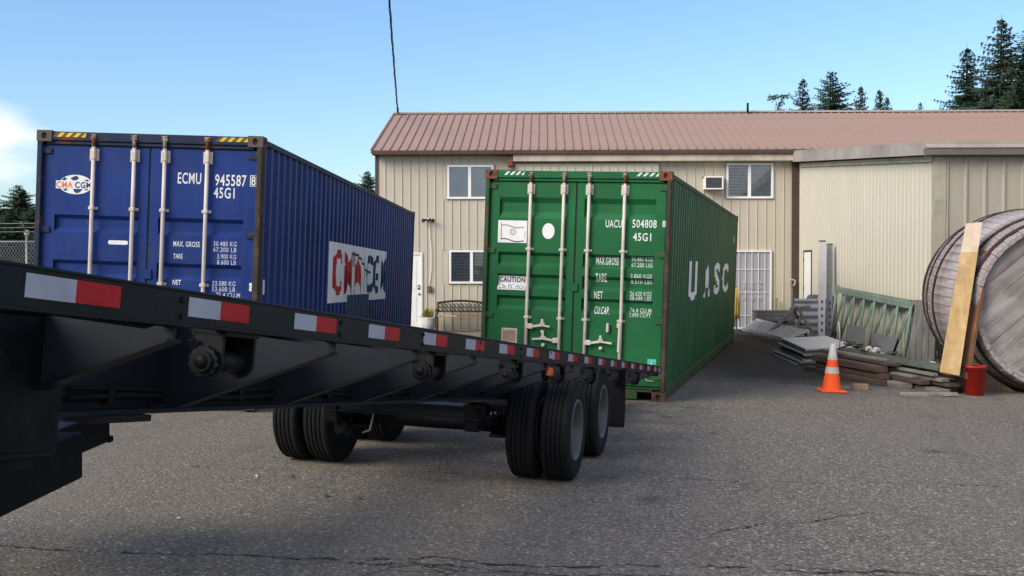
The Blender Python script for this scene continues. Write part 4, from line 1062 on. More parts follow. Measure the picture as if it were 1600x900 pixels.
sc_.build('scrollwork', M['white_dull'], sgo)
MB().box(a - 0.05, b + 0.1, -0.5, 0.0, ZB - 0.05, -0.03, bev=0.01).build('door_step', M['lum_grey'], MBD)

# ------------------------------------------------------------------ lean-to annex on the right
FA = frame((7.45, 19.35, 0), Vector((1, -0.028, 0)).normalized(), Vector((0.028, 1, 0)).normalized(), (0, 0, 1))
AN = empty('annex_building', FA, 'lower cream metal lean-to with a shade-toned front joined to the right side of the tan building', 'building')
AL = 10.35
def rz_(y): return 3.58 + (4.46 - 3.58) * y / AL
# long side wall: ribbed sheets
vs = []; fs = []; p = 0.235; y = 0.0; ys = []
while y < AL - 0.01:
    for d_, h in ((0, 0.0), (0.006, -0.020), (0.034, -0.020), (0.040, 0.0)): ys.append((min(AL, y + d_), h))
    y += p
ys.append((AL, 0))
dop = (8.85, 9.72)      # doorway
def wpiece(y0, y1, zb, full=True, zt=None):
    mb = MB(); vs = []; fs = []
    pts = [(q, h) for q, h in ys if y0 <= q <= y1]
    pts = [(y0, 0)] + pts + [(y1, 0)]
    for q, h in pts: vs += [(h, q, zb), (h, q, rz_(q))]
    for i in range(len(pts) - 1): fs.append((2 * i, 2 * i + 1, 2 * i + 3, 2 * i + 2))
    mb.add(vs, fs); return mb
w1_ = wpiece(0.16, dop[0], -0.35); w2_ = wpiece(dop[1], AL, -0.35); w3_ = wpiece(dop[0], dop[1], 2.10)
w1_.add(w2_.v, w2_.f); w1_.add(w3_.v, w3_.f)
w1_.build('wall', M['wall_annex'], AN, recalc=False)
ad = MB(); ad.box(-0.02, 0.05, dop[0], dop[0] + 0.05, -0.15, 2.10); ad.box(-0.02, 0.05, dop[1] - 0.05, dop[1], -0.15, 2.10); ad.box(-0.02, 0.05, dop[0] + 0.05, dop[1] - 0.05, 2.05, 2.10)
ad.build('door_frame', M['trim_brown'], AN)
ad = MB().box(-0.012, 0.03, dop[0] + 0.052, dop[1] - 0.052, -0.15, 2.048).build('door', M['white'], AN)
MB().lathe([(0.0, -0.07), (0.026, -0.06), (0.03, -0.04), (0.015, -0.02), (0.03, 0.0)], 10, 'x', T((-0.012, dop[0] + 0.12, 0.92))).build('door_knob', M['brass'], ad)
hg = MB()
for z in (0.35, 1.05, 1.80): hg.box(-0.035, -0.013, dop[1] - 0.075, dop[1] - 0.045, z, z + 0.10)
hg.build('hinge', M['trim_brown'], ad)
# front wall
siding(AN, 0.16, 6.76, -0.40, 3.58, 0.33, M['wall_front'], [], y=0.0, rib=0.030, rw=0.050)
MB().box(0.10, 6.8, 0.008, 0.10, -0.40, 3.58).build('wall', M['wall_front'], AN)
MB().box(6.7, 6.8, 0.11, AL, -0.40, 3.58).build('wall', M['wall_front'], AN)
# crumpled corner flashing
vs = []; fs = []; rr = random.Random(4); n = 26
for i in range(n + 1):
    z = -0.40 + 3.98 * i / n
    dent = -0.05 * math.exp(-((z - 2.78) / 0.13) ** 2) + 0.01 * rr.uniform(-1, 1)
    edge = 0.085 - (0.045 * math.exp(-((z - 2.62) / 0.08) ** 2)) + 0.006 * rr.uniform(-1, 1)
    vs += [(-0.032, edge + 0.04, z), (-0.034 - 0.3 * dent, -0.034 + dent * 0.5, z), (0.165, -0.036 + dent * 0.2, z), (0.165, 0.0, z)]
for i in range(n):
    for k in range(3): fs.append((4 * i + k, 4 * i + k + 1, 4 * i + k + 5, 4 * i + k + 4))
MB().add(vs, fs).build('corner_flashing', M['wall_front'], AN, recalc=False)
# roof and fascias
mb = MB().hexa([(-0.22, -0.16, 3.79), (6.95, -0.16, 3.79), (6.95, AL - 0.25, 4.73), (-0.22, AL - 0.25, 4.73), (-0.22, -0.16, 3.83), (6.95, -0.16, 3.83), (6.95, AL - 0.25, 4.77), (-0.22, AL - 0.25, 4.77)])
ro = mb.build('roof', M['fascia'], AN)
for k in range(3):
    y0 = -0.14 + k * 3.43; y1 = y0 + 3.42; e = lambda y: 0.0913 * (y + 0.16)
    MB().hexa([(-0.235, y0, 3.60 + e(y0) * 0.93), (-0.06, y0, 3.60 + e(y0) * 0.93), (-0.06, y1, 3.60 + e(y1) * 0.93), (-0.235, y1, 3.60 + e(y1) * 0.93), (-0.235, y0, 3.788 + e(y0)), (-0.06, y0, 3.788 + e(y0)), (-0.06, y1, 3.788 + e(y1)), (-0.235, y1, 3.788 + e(y1))]).build('side_fascia', M['fascia'], ro)
MB().hexa([(-0.055, 0.05, 3.50), (-0.024, 0.05, 3.50), (-0.024, AL - 0.3, 4.33), (-0.055, AL - 0.3, 4.33), (-0.055, 0.05, 3.60), (-0.024, 0.05, 3.60), (-0.024, AL - 0.3, 4.43), (-0.055, AL - 0.3, 4.43)]).build('frieze_strip', M['trim_cream'], ro)
MB().hexa([(-0.24, -0.24, 3.715), (6.96, -0.24, 3.715), (6.96, -0.06, 3.79), (-0.24, -0.06, 3.79), (-0.24, -0.24, 3.725), (6.96, -0.24, 3.725), (6.96, -0.10, 3.838), (-0.24, -0.10, 3.838)]).build('front_flashing', M['fascia'], ro)
MB().box(-0.238, 6.95, -0.225, -0.06, 3.595, 3.712).build('front_fascia', paint('shaded_fascia', (0.15, 0.13, 0.115), rough=0.5, dirt=0.3), ro)  # darker colour painted in for the shaded band below the flashing
MB().box(-0.2, 6.9, -0.06, 0.02, 3.585, 3.60).build('soffit', M['fascia'], ro)

# ------------------------------------------------------------------ fittings on the main building
def bld(s_, d_, z): return FB @ Vector((s_, d_, z))
r_ = empty('air_conditioner', FB @ T((9.11, 0, 3.91)), 'small white air conditioner sticking out left of the upper right window', 'air conditioner')
mb = MB(); mb.box(-0.25, 0.25, -0.34, -0.02, -0.17, -0.14); mb.box(-0.25, 0.25, -0.34, -0.02, 0.14, 0.17); mb.box(-0.25, -0.215, -0.34, -0.02, -0.139, 0.139); mb.box(0.215, 0.25, -0.34, -0.02, -0.139, 0.139)
mb.build('casing', M['white'], r_); MB().box(-0.214, 0.214, -0.31, -0.05, -0.139, 0.139).build('core', M['plate_grey'], r_)
mb = MB()
for k in range(14): mb.box(-0.213, 0.213, -0.328, -0.312, -0.132 + k * 0.0195, -0.124 + k * 0.0195)
mb.build('grille', M['plastic_grey'], r_, kind='stuff'); MB().box(-0.29, 0.27, -0.30, -0.02, 0.172, 0.185).build('top_bracket', M['trim_cream'], r_)
r_ = empty('flood_light', FB @ T((1.43, -0.02, 2.95)), 'twin-headed dark flood light on the wall between the blue container and the windows', 'light')
MB().lathe([(0.0, -0.05), (0.05, -0.045), (0.055, 0.0)], 12, 'y').build('mounting_plate', M['plastic_grey'], r_)
for sg_ in (-1, 1):
    d = Vector((sg_ * 0.75, -0.6, -0.25)).normalized(); q = d.to_track_quat('Z', 'Y').to_matrix().to_4x4()
    MB().lathe([(0.0, 0.0), (0.028, 0.0), (0.030, 0.06), (0.055, 0.13), (0.055, 0.15), (0.045, 0.145), (0.0, 0.13)], 12, 'z', T((sg_ * 0.03, -0.06, 0.0)) @ q).build('lamp_head', M['bench_iron'], r_)
MB().lathe([(0.0, -0.13), (0.025, -0.12), (0.03, -0.06)], 10, 'y', T((0, 0, 0.02))).build('sensor', M['white'], r_)
r_ = empty('power_conduit', FB @ T((1.45, -0.02, 2.0)), 'thin white cable running down the wall from the flood light to a small outlet box', 'cable')
MB().tube([(-0.01, -0.01, 0.90), (0.01, -0.012, 0.55), (0.055, -0.012, 0.1), (0.05, -0.012, -0.4), (0.0, -0.012, -0.75), (-0.01, -0.02, -0.90)], 0.011, 6).build('cable', M['white'], r_)
MB().box(-0.06, 0.06, -0.07, 0.0, -1.02, -0.86, bev=0.01).build('outlet_box', M['plastic_grey'], r_)
tag(MB().box(10.805, 10.855, -0.16, -0.13, -0.20, 0.83).build('wooden_stake', M['lum_tan'], None, mw=FB), 'short pale wooden stake standing against the wall right of the security door', 'stake')
# shovel
r_ = empty('shovel', FB @ T((11.20, -0.35, gz(*bld(11.2, -0.35, 0).xy))), 'shovel with a pale D-shaped grip leaning in the dark corner beside the lean-to', 'shovel')
gzz = gz(*bld(11.2, -0.35, 0).xy)
MB().tube([(0, -0.05, 0.30), (0.02, 0.10, 1.24 - 0.0)], 0.018, 8).build('handle', M['plastic_grey'], r_)
MB().tube([(0.02, 0.10, 1.20), (-0.05, 0.11, 1.27), (-0.06, 0.115, 1.36), (0.02, 0.12, 1.39), (0.10, 0.115, 1.36), (0.09, 0.11, 1.27), (0.02, 0.10, 1.20)], 0.020, 8).build('grip', M['haz_yellow'] if False else M['trim_cream'], r_)
MB().hexa([(-0.12, -0.06, 0.0), (0.12, -0.06, 0.0), (0.12, -0.045, 0.0), (-0.12, -0.045, 0.0), (-0.12, -0.075, 0.34), (0.12, -0.075, 0.34), (0.12, -0.06, 0.34), (-0.12, -0.06, 0.34)]).build('blade', M['plate_grey'], r_)
# bench
g0 = gz(*bld(2.3, -0.6, 0).xy)
r_ = empty('garden_bench', FB @ T((2.33, -0.62, max(g0, -0.12))), 'dark metal garden bench with a lattice back under the lower left window', 'bench')
for x in (-0.62, 0.62):
    lg_ = MB(); lg_.bar((x, 0.24, 0), (x, 0.30, 0.82), 0.035, 0.035); lg_.bar((x, -0.24, 0), (x, -0.22, 0.60), 0.035, 0.035); lg_.bar((x, -0.26, 0.60), (x, 0.27, 0.62), 0.035, 0.045); lg_.bar((x, -0.22, 0.42), (x, 0.26, 0.40), 0.03, 0.03)
    lg_.build('bench_end', M['bench_iron'], r_)
for k in range(5): MB().box(-0.60, 0.60, -0.22 + k * 0.095, -0.22 + k * 0.095 + 0.07, 0.425, 0.445).build('slat', M['bench_wood'] if k < 2 else M['bench_iron'], r_)
bk = MB()
top = [( -0.62 + 1.24 * i / 12, 0.29, 0.80 + 0.055 * sin(pi * i / 12)) for i in range(13)]
bk.tube(top, 0.022, 6); bk.tube([(-0.62, 0.275, 0.55), (0.62, 0.275, 0.55)], 0.014, 6); bk.tube([(x, y, z - 0.03) for x, y, z in top], 0.009, 5)
bk.build('back_frame', M['bench_iron'], r_)
lt = MB()
for i in range(11):
    cx = -0.55 + 0.11 * i
    for cz in (0.615, 0.72):
        lt.tube([(cx + 0.050 * cos(a), 0.283, cz + 0.050 * sin(a)) for a in [2 * pi * k / 12 for k in range(13)]], 0.012, 4, caps=False)
        lt.bar((cx - 0.055, 0.283, cz - 0.052), (cx + 0.055, 0.283, cz + 0.052), 0.015, 0.015, (0, 1, 0))
lt.build('lattice_back', M['bench_iron'], r_)
tag(MB().hexa([(-0.02, 0, 0), (0.5, -0.1, 0), (0.52, 0.0, 0), (0.0, 0.1, 0), (-0.02, 0, .018), (0.5, -0.1, .018), (0.52, 0.0, .018), (0.0, 0.1, .018)]).build('wood_scrap', M['ply_pale'], None, mw=FB @ T((1.75, -0.72, max(g0, -0.12) + 0.447))), 'pale scrap of wood lying on the left end of the bench seat', 'wood scrap')
# flower pot
pz = max(gz(*bld(1.5, -0.5, 0).xy), -0.12)
r_ = empty('flower_pot', FB @ T((1.48, -0.50, pz)), 'white round flower pot with yellow grassy plant beside the white door', 'plant pot')
MB().lathe([(0.0, 0.0), (0.15, 0.0), (0.19, 0.25), (0.205, 0.36), (0.205, 0.39), (0.18, 0.39), (0.17, 0.33), (0.0, 0.32)], 24).build('pot', M['pot'], r_)
rr = random.Random(9); gl = MB(); lo_ = MB()
for i in range(190):
    a = rr.uniform(0, 2 * pi); q = rr.uniform(0, 0.12); h = rr.uniform(0.16, 0.34); ln = rr.uniform(0, 0.10); w = 0.006
    x, y = q * cos(a), q * sin(a); dx, dy = ln * cos(a), ln * sin(a)
    gl.add([(x - w, y, 0.34), (x + w, y, 0.34), (x + dx * .5 + w, y + dy * .5, 0.34 + h * 0.7), (x + dx, y + dy, 0.34 + h)], [(0, 1, 2, 3)])
for i in range(160):
    a = rr.uniform(0, 2 * pi); q = rr.uniform(0.10, 0.26); z = 0.36 + rr.uniform(-0.03, 0.07); x, y = q * cos(a), q * sin(a); b2 = rr.uniform(0, 6.3)
    lo_.add([(x, y, z), (x + 0.03 * cos(b2), y + 0.03 * sin(b2), z + 0.015), (x + 0.02 * cos(b2 + 1), y + 0.03 * sin(b2 + 1), z - 0.01)], [(0, 1, 2)])
gl.build('grass_blades', M['plant_yellow'], r_, kind='stuff', recalc=False); lo_.build('low_leaves', M['conifer'], r_, kind='stuff', recalc=False)
# yellow rope bundle at the far corner of the green container
r_ = empty('rope_bundle', FB @ T((9.50, -1.6, 0.30)), 'bundle of yellow rope hanging beside the security door, behind the green container', 'rope')
rr = random.Random(3); rp_ = MB()
for i in range(9):
    x = rr.uniform(-0.05, 0.06)
    rp_.tube([(x * 0.5, 0, 0.84), (x, rr.uniform(-.03, .03), 0.55), (x * 1.5, rr.uniform(-.03, .03), 0.2), (x * 1.7, 0, rr.uniform(-0.02, 0.08))], 0.016, 6)
rp_.build('rope', M['yellow_rope'], r_); MB().bar((0.0, 0.02, -0.45), (0.0, 0.02, 0.86), 0.03, 0.03).build('rope_post', M['plastic_grey'], r_)
# power cable and its mast bracket on the ridge
r_ = empty('service_mast', FB @ T((0.03, 4.25, 6.35)), 'short dark service mast at the left end of the ridge where the power cable lands', 'mast')
MB().tube([(0, 0, 0.0), (0, 0, 0.27)], 0.035, 10).build('mast_pipe', M['cable'], r_); MB().tube([(-0.07, -0.03, -0.06), (-0.05, -0.04, 0.03)], 0.03, 8).build('insulator', M['cable'], r_)
cb = MB(); P0 = bld(0.03, 4.25, 6.45); P1 = Vector((0.42, -10, 9.6))
for ph in (0, 2.1, 4.2):
    pts = []
    for i in range(141):
        t = i / 140; p = P0.lerp(P1, t); p.z -= 1.1 * 4 * t * (1 - t) * 0.35
        a = ph + i * 0.55; p = p + Vector((cos(a) * 0.016, 0, sin(a) * 0.016)); pts.append(p)
    cb.tube(pts, 0.010 if ph else 0.014, 5)
tag(cb.build('power_cable', M['cable'], None), 'twisted black overhead power cable coming down to the left end of the roof', 'cable')

# ------------------------------------------------------------------ stacked material by the lean-to
def at(u, v, Y):      # a point seen at (u, v) in the photograph, lying at distance Y
    cp, sp = cos(PITCH), sin(PITCH); a = (u - 800) / FPX; b = (450 - v) / FPX
    d = Vector((a, cp - b * sp, sp + b * cp)); return Vector((0, 0, EYE)) + d * (Y / d.y)
# traffic cone
cz = gz(4.56, 15.62)
r_ = empty('traffic_cone', T((4.56, 15.66, cz)) @ Ry(0.03), 'orange traffic cone with white bands standing on the asphalt in front of the lumber', 'traffic cone')
MB().box(-0.185, 0.185, -0.185, 0.185, 0.0, 0.030, bev=0.012).build('base', M['cone'], r_)
def cr_(z): return 0.135 - (0.135 - 0.030) * (z - 0.03) / 0.67
for z0, z1, m in ((0.03, 0.265, 'cone'), (0.265, 0.355, 'cone_white'), (0.355, 0.455, 'cone'), (0.455, 0.68, 'cone_white')):
    k = 0.003 if 'white' in m else 0
    MB().lathe([(cr_(z0) + k, z0), (cr_(z1) + k, z1)] + ([(0.024, 0.692), (0.022, 0.66)] if z1 > 0.6 else []), 28).build('cone_body' if m == 'cone' else 'reflective_collar', M[m], r_)
# slotted panel stack
F0 = Vector((5.30, 19.85, 0)); dL = Vector((0.20, 2.65, 0.03)).normalized(); dR = Vector((1, -0.075, 0.05)).normalized()
rr = random.Random(11)
names = ['white top panel of the low stack behind the traffic cone', 'second panel down in the stack behind the traffic cone', 'third panel down in the stack behind the traffic cone', 'fourth panel down in the stack behind the traffic cone',
         'fifth panel down in the stack behind the traffic cone', 'sixth panel down, skewed out to the left, in the stack behind the cone', 'lowest panel of the stack behind the traffic cone, jutting out furthest left']
for k in range(7):
    lvl = 6 - k; z = -0.145 + lvl * 0.047
    off = [0, 0.02, -0.05, 0.03, -0.04, -0.12, -0.18][k]; back = [0, 0.05, -0.05, 0.08, 0.0, -0.08, 0.02][k]
    w, ln, th = 0.92 + (0.08 if k > 3 else 0), 2.6, 0.034
    m = frame(F0 + Vector((off, back, z)), dR, dL, dR.cross(dL).normalized()) @ Rz(rr.uniform(-0.02, 0.02) + (0.03 if k > 4 else 0))
    po = empty('flat_panel', m, names[k], 'panel', 'panels in the low stack behind the traffic cone')
    MB().box(0, w, 0, ln, th * 0.35, th, bev=0.004).build('panel_sheet', M['panel_white'] if k == 0 else M['panel_grey'], po)
    MB().box(0.01, w - 0.01, 0.01, 0.05, -0.006, th * 0.34).build('panel_lip', M['panel_white'] if k % 2 == 0 else M['panel_grey'], po)
    MB().box(0.01, w - 0.01, ln - 0.05, ln - 0.01, -0.006, th * 0.34).build('panel_lip', M['panel_grey'], po)
for k in range(2): tag(MB().box(0, 1.0, 0.4 + k * 1.5, 0.49 + k * 1.5, -0.09, 0, bev=0.006).build('timber_bearer', M['lum_grey'], None, mw=frame(F0 + Vector((-0.05, 0, -0.150)), dR, dL, dR.cross(dL).normalized())), ('nearer' if k == 0 else 'farther') + ' timber bearer under the panel stack behind the cone', 'timber', 'bearers under the panel stack')
# white slatted ramp
q = [at(1160, 514, 27.6), at(1232, 531, 23.9), at(1264, 519, 24.1), at(1182, 500, 27.9)]
r_ = empty('slatted_ramp', T(q[0]), 'white slatted metal ramp lying tilted in front of the security door', 'ramp')
L0, L1, L2, L3 = [p - q[0] for p in q]
MB().bar(L0, L1, 0.03, 0.07).build('side_rail', M['panel_white'], r_); MB().bar(L3, L2, 0.03, 0.07).build('side_rail', M['panel_white'], r_)
sm_ = None
for i in range(15):
    t = (i + 0.5) / 15; MB().bar(L0.lerp(L1, t) + Vector((0, 0, 0.01)), L3.lerp(L2, t) + Vector((0, 0, 0.01)), 0.050, 0.030).build('slat', M['panel_white'], r_)
# dark planks stack behind it
r_ = empty('plank_stack', T(at(1208, 500, 28.6)), 'small stack of dark grey planks behind the slatted ramp', 'planks')
for k in range(5): MB().box(-0.46 + 0.02 * (k % 2), 0.48, -0.15, 0.45, k * 0.055 - 0.02, k * 0.055 + 0.028, bev=0.004).build('plank', M['plate_grey'] if k % 2 else M['plastic_grey'], r_)
MB().box(-0.4, 0.4, 0.0, 0.4, -0.5, -0.025).build('plinth_block', M['lum_grey'], r_)
# timber trestle
r_ = empty('timber_trestle', T(at(1240, 520, 25.8)), 'old grey-brown timber A-frame trestle leaning behind the slatted ramp', 'trestle')
for a_, b_ in (((-0.62, -0.1, -0.02), (0.08, 0.1, 0.62)), ((-0.05, 0.0, -0.05), (0.22, 0.1, 0.40)), ((0.10, 0.1, 0.62), (0.50, 0.0, -0.10)), ((-0.05, 0.15, 0.55), (0.42, 0.15, 0.62)), ((-0.45, -0.02, 0.15), (0.40, 0.0, 0.12)), ((0.0, 0.1, 0.60), (0.45, 0.6, -0.1))):
    MB().bar(a_, b_, 0.05, 0.11, (0, 1, 0.2)).build('timber', M['lum_grey'], r_)
# galvanised corrugated sheets
for k, (u, Y, lab) in enumerate(((1264, 26.6, 'left sheet of the galvanised corrugated metal leaning on the lean-to wall'), (1292, 26.2, 'right sheet of the galvanised corrugated metal leaning behind the tall uprights'))):
    vs = []; fs = []; n = 30; w = 0.62 if k == 0 else 0.36
    for i in range(n + 1):
        z = 0.90 * i / n; d = 0.025 * sin(i * 2 * pi / 6)
        vs += [(-w / 2, 0.25 * z + d, z), (w / 2, 0.25 * z + d, z), (-w / 2, 0.25 * z + d + 0.004, z), (w / 2, 0.25 * z + d + 0.004, z)]
    for i in range(n): fs += [(4 * i, 4 * i + 1, 4 * i + 5, 4 * i + 4), (4 * i + 2, 4 * i + 6, 4 * i + 7, 4 * i + 3)]
    p = at(u, 525, Y); tag(MB().add(vs, fs, True).build('corrugated_sheet', M['galv'], None, recalc=False, mw=T((p.x, p.y, p.z))), lab, 'metal sheet', 'galvanised sheets against the lean-to')
# tall uprights
for k, (u, w, lab, m, t0) in enumerate(((1284, 0.150, 'tall pale slotted steel upright by the white lean-to door, left of two', 'upright', 377), (1296, 0.13, 'tall slotted steel upright just right of and behind its paler twin', 'galv', 382))):
    Y = 25.4 + 0.2 * k; b_ = at(u, 525, Y); t_ = at(u + 1, t0, Y + 0.25); r_ = empty('steel_upright', T(b_), lab, 'upright', 'steel uprights by the lean-to wall')
    d = t_ - b_; mb = MB(); mb.bar((0, 0, 0), d, w, 0.012, (0, -1, 0)); mb.bar((-w / 2 + 0.006, 0.03, 0), d + Vector((-w / 2 + 0.006, 0.03, 0)), 0.012, 0.055, (0, -1, 0)); mb.bar((w / 2 - 0.006, 0.03, 0), d + Vector((w / 2 - 0.006, 0.03, 0)), 0.012, 0.055, (0, -1, 0))
    mb.build('channel', M[m], r_)
    for j in range(5):
        c_ = d * (0.06 + 0.075 * j); MB().box(c_.x - 0.022, c_.x + 0.022, c_.y - 0.012, c_.y - 0.0065, c_.z - 0.035, c_.z + 0.035).build('slot', M['plastic_grey'], r_)
    MB().box(d.x - w / 2, d.x + w / 2, d.y - 0.02, d.y + 0.06, d.z, d.z + 0.02).build('end_plate', M['junk'], r_)
# grey plastic tubs against the wall
for k, (u, v, Y, w, h) in enumerate(((1272, 481, 27.4, 0.36, 0.33), (1303, 481, 25.9, 0.36, 0.27))):
    p = at(u, v, Y); vs = MB().box(-w / 2, w / 2, -0.15, 0.15, 0, h, bev=0.08)
    tag(vs.build('plastic_tub', M['plastic_grey'], None, mw=T(p)), ('dark grey plastic tub left of the tall uprights' if k == 0 else 'dark grey plastic tub between the tall uprights and the green lattice frames'), 'tub', 'plastic tubs against the lean-to')
    tag(MB().box(-w / 2 - .05, w / 2 + .05, -0.18, 0.18, -0.55, -0.004).build('pallet_block', M['lum_grey'], None, mw=T(p)), ('grey wooden block under the left plastic tub' if k == 0 else 'grey wooden block under the right plastic tub'), 'block', 'blocks under the tubs')
# sage green lattice frames leaning on the wall
def lattice(A, B_, h, lab, lean, seed):
    r = empty('lattice_frame', T(A), lab, 'steel frame', 'green lattice frames leaning on the lean-to wall')
    d = B_ - A; n = 7; dn = Vector((-lean, 0, -h))
    MB().bar((0, 0, 0), d, 0.06, 0.11).build('top_chord', M['scaf_green'], r); MB().bar(dn, d + dn, 0.05, 0.05).build('bottom_chord', M['scaf_green'], r)
    for i in range(n + 1):
        p = d * (i / n); MB().tube([p, p + dn], 0.026, 6).build('strut', M['scaf_green'], r)
        if i < n: MB().tube([p + dn if seed % 2 else d * ((i + 1) / n) , (d * ((i + 1) / n)) if seed % 2 else p + dn], 0.02, 6).build('brace', M['scaf_green'], r)
lattice(at(1308, 453, 24.8), at(1424, 478, 19.9), 1.15, 'sage green steel lattice frame leaning on the lean-to wall, the front one', 0.16, 1)
lattice(at(1306, 451, 25.15), at(1421, 473, 20.3), 1.15, 'second sage green lattice frame close behind the front one', 0.10, 2)
tag(MB().tube([(0, 0, 0), (0.05, -0.2, 0.02), (0.1, -0.45, -0.02)], 0.06, 8).build('rag_bundle', M['lum_grey'], None, mw=T(at(1310, 450, 25.7))), 'dark rag draped over the left end of the green lattice frames', 'rag')
# grey plates resting in front of the lattice
for k, (c_, lab) in enumerate((((1319, 545, 22.6, 1352, 546, 22.0, 1353, 512, 22.2, 1324, 506, 22.8), 'dark grey plate leaning on the green lattice, the left one'), ((1357, 556, 20.9, 1388, 572, 19.9, 1402, 528, 20.2, 1364, 519, 21.1), 'dull grey plate leaning on the green lattice beside the weathered board'))):
    q = [at(*c_[i:i + 3]) for i in (0, 3, 6, 9)]; o_ = q[0]
    tag(MB().prism([p - o_ for p in q], (0.01, 0.03, 0)).build('metal_plate', M['plate_grey'], None, mw=T(o_)), lab, 'plate', 'grey plates against the lattice')
# weathered board: three grey planks on a cleat
q = [at(1411, 566, 20.0), at(1460, 574, 18.6), at(1463, 470, 18.9), at(1415, 468, 20.5)]
r_ = empty('weathered_board', T(q[0]), 'large weathered grey wooden board leaning on the corner of the lean-to', 'board')
for k in range(5):
    a0, a1 = k / 5 + 0.006, (k + 1) / 5 - 0.006
    b0, b1 = q[0].lerp(q[1], a0) - q[0], q[0].lerp(q[1], a1) - q[0]; t0, t1 = q[3].lerp(q[2], a0) - q[0], q[3].lerp(q[2], a1) - q[0]
    MB().prism([b0, b1, t1, t0], (0.03, 0.03, 0)).build('plank', M['wood_grey'], r_)
for f in (0.2, 0.8):
    b0 = q[0].lerp(q[3], f) - q[0] + Vector((.05, .05, 0)); b1 = q[1].lerp(q[2], f) - q[0] + Vector((.05, .05, 0)); MB().bar(b0, b1, 0.04, 0.09).build('cleat', M['wood_grey'], r_)

# lumber pile ------------------------------------------------------
PD = Vector((0.25, -0.968, 0)).normalized(); PE = Vector((-0.968, -0.25, 0)).normalized(); PO = Vector((6.82, 16.0, 0))
def beam(name, lat, lev, trim, ln, w, h, mat, lab, cat='lumber', yaw=0.0, group='old beams and boards in the lumber pile', tilt=0.0):
    ln *= 0.74; e = PO + PE * lat - PD * trim; s_ = e - PD * ln
    ze = gz(e.x, e.y) + lev; zs = gz(s_.x, s_.y) + lev + tilt
    d = Vector((e.x - s_.x, e.y - s_.y, ze - zs)); d = Rz(yaw) @ d; m = frame(Vector((e.x, e.y, ze)) - d, d.normalized().cross(Vector((0, 0, 1))).normalized(), d.normalized(), d.normalized().cross(Vector((0, 0, 1))).normalized().cross(d.normalized()))
    o = MB().box(-w / 2, w / 2, 0, d.length, 0, h, bev=0.006).build(name, mat, None, mw=m)
    return tag(o, lab, cat, group)
LB, LG = M['lum_brown'], M['lum_grey']
beam('wood_beam', 0.10, 0.00, 0.05, 3.6, 0.18, 0.09, LB, 'lowest brown beam at the wall side of the lumber pile')
beam('wood_beam', 0.32, 0.00, 0.15, 3.4, 0.18, 0.09, LB, 'lowest brown beam under the foot of the golden plank')
beam('wood_beam', 0.55, 0.00, 0.05, 3.2, 0.20, 0.06, LG, 'low grey board sticking out at the front right of the lumber pile')
beam('wood_beam', 0.80, 0.00, 0.60, 3.0, 0.20, 0.08, LG, 'grey board on the ground at the front of the lumber pile, ending short of the right end')
beam('wood_beam', 0.20, 0.10, 0.20, 3.7, 0.16, 0.08, LB, 'brown beam in the second layer of the lumber pile next to the wall')
beam('wood_beam', 0.42, 0.10, 0.00, 3.5, 0.22, 0.05, LB, 'wide thin brown board in the second layer, its end under the red bucket side')
beam('wood_beam', 0.66, 0.09, 0.35, 3.4, 0.18, 0.07, LB, 'brown beam in the second layer at the front of the lumber pile')
beam('wood_beam', 0.90, 0.09, 1.00, 2.6, 0.16, 0.09, LB, 'frontmost brown beam of the pile running behind the traffic cone')
beam('wood_beam', 0.92, 0.19, 1.05, 2.6, 0.20, 0.10, LB, 'thick brown beam with a split end on top of the front of the pile')
beam('wood_beam', 0.75, 0.30, 1.0, 2.7, 0.26, 0.05, M['lum_tan'] if False else LB, 'broad brown board lying on the thick front beam of the pile', tilt=0.03)
beam('wood_beam', 0.30, 0.19, 0.10, 3.4, 0.14, 0.06, LB, 'reddish brown narrow beam in the third layer near the golden plank')
beam('wood_beam', 0.50, 0.16, 0.10, 3.6, 0.14, 0.05, LG, 'narrow grey board in the third layer of the lumber pile', yaw=0.02)
beam('wood_beam', 0.14, 0.26, 0.25, 3.8, 0.12, 0.05, LB, 'topmost reddish brown strip of the pile beside the leaning grey board')
beam('wood_beam', 0.70, 0.165, 0.55, 2.9, 0.12, 0.04, LG, 'thin grey lath between the steel channel and the front brown beam')
beam('wood_beam', 0.05, 0.10, 0.30, 3.9, 0.10, 0.12, LB, 'upright-set dark board along the back of the lumber pile')
beam('wood_beam', 0.22, 0.30, 0.05, 3.7, 0.09, 0.03, LB, 'thin reddish lath topmost between the channel and the weathered board')
beam('wood_beam', 0.60, 0.235, 0.20, 3.4, 0.10, 0.04, LG, 'grey lath lying against the front side of the steel channel')
beam('wood_beam', 0.34, 0.25, -0.10, 2.2, 0.16, 0.035, LB, 'short dark board poking out past the foot of the golden plank')
beam('wood_beam', 0.98, 0.00, 0.95, 3.0, 0.14, 0.085, LB, 'bottom brown beam at the very front behind the traffic cone')
beam('wood_beam', 0.82, 0.355, 1.15, 2.5, 0.12, 0.04, LG, 'narrow grey board on the broad brown board, topmost at the front', yaw=-0.02)
o = beam('steel_channel', 0.44, 0.31, 0.25, 3.7, 0.14, 0.012, M['chan_green'], 'long grey-green steel channel lying on top of the lumber pile', 'steel channel', group=None, tilt=0.02)
MB().box(-0.075, -0.066, 0, 2.73, 0.0, 0.085).build('flange', M['chan_green'], o); MB().box(0.066, 0.075, 0, 2.73, 0.0, 0.085).build('flange', M['chan_green'], o)
bz_ = at(1343, 610, 16.05)
tag(MB().box(-0.10, 0.12, -0.07, 0.07, 0, 0.085, bev=0.006).build('wood_block', M['lum_tan'], None, mw=T((bz_.x, 16.05, gz(bz_.x, 16.05))) @ Rz(-0.25)), 'short tan wood block on the asphalt just right of the traffic cone', 'wood block')
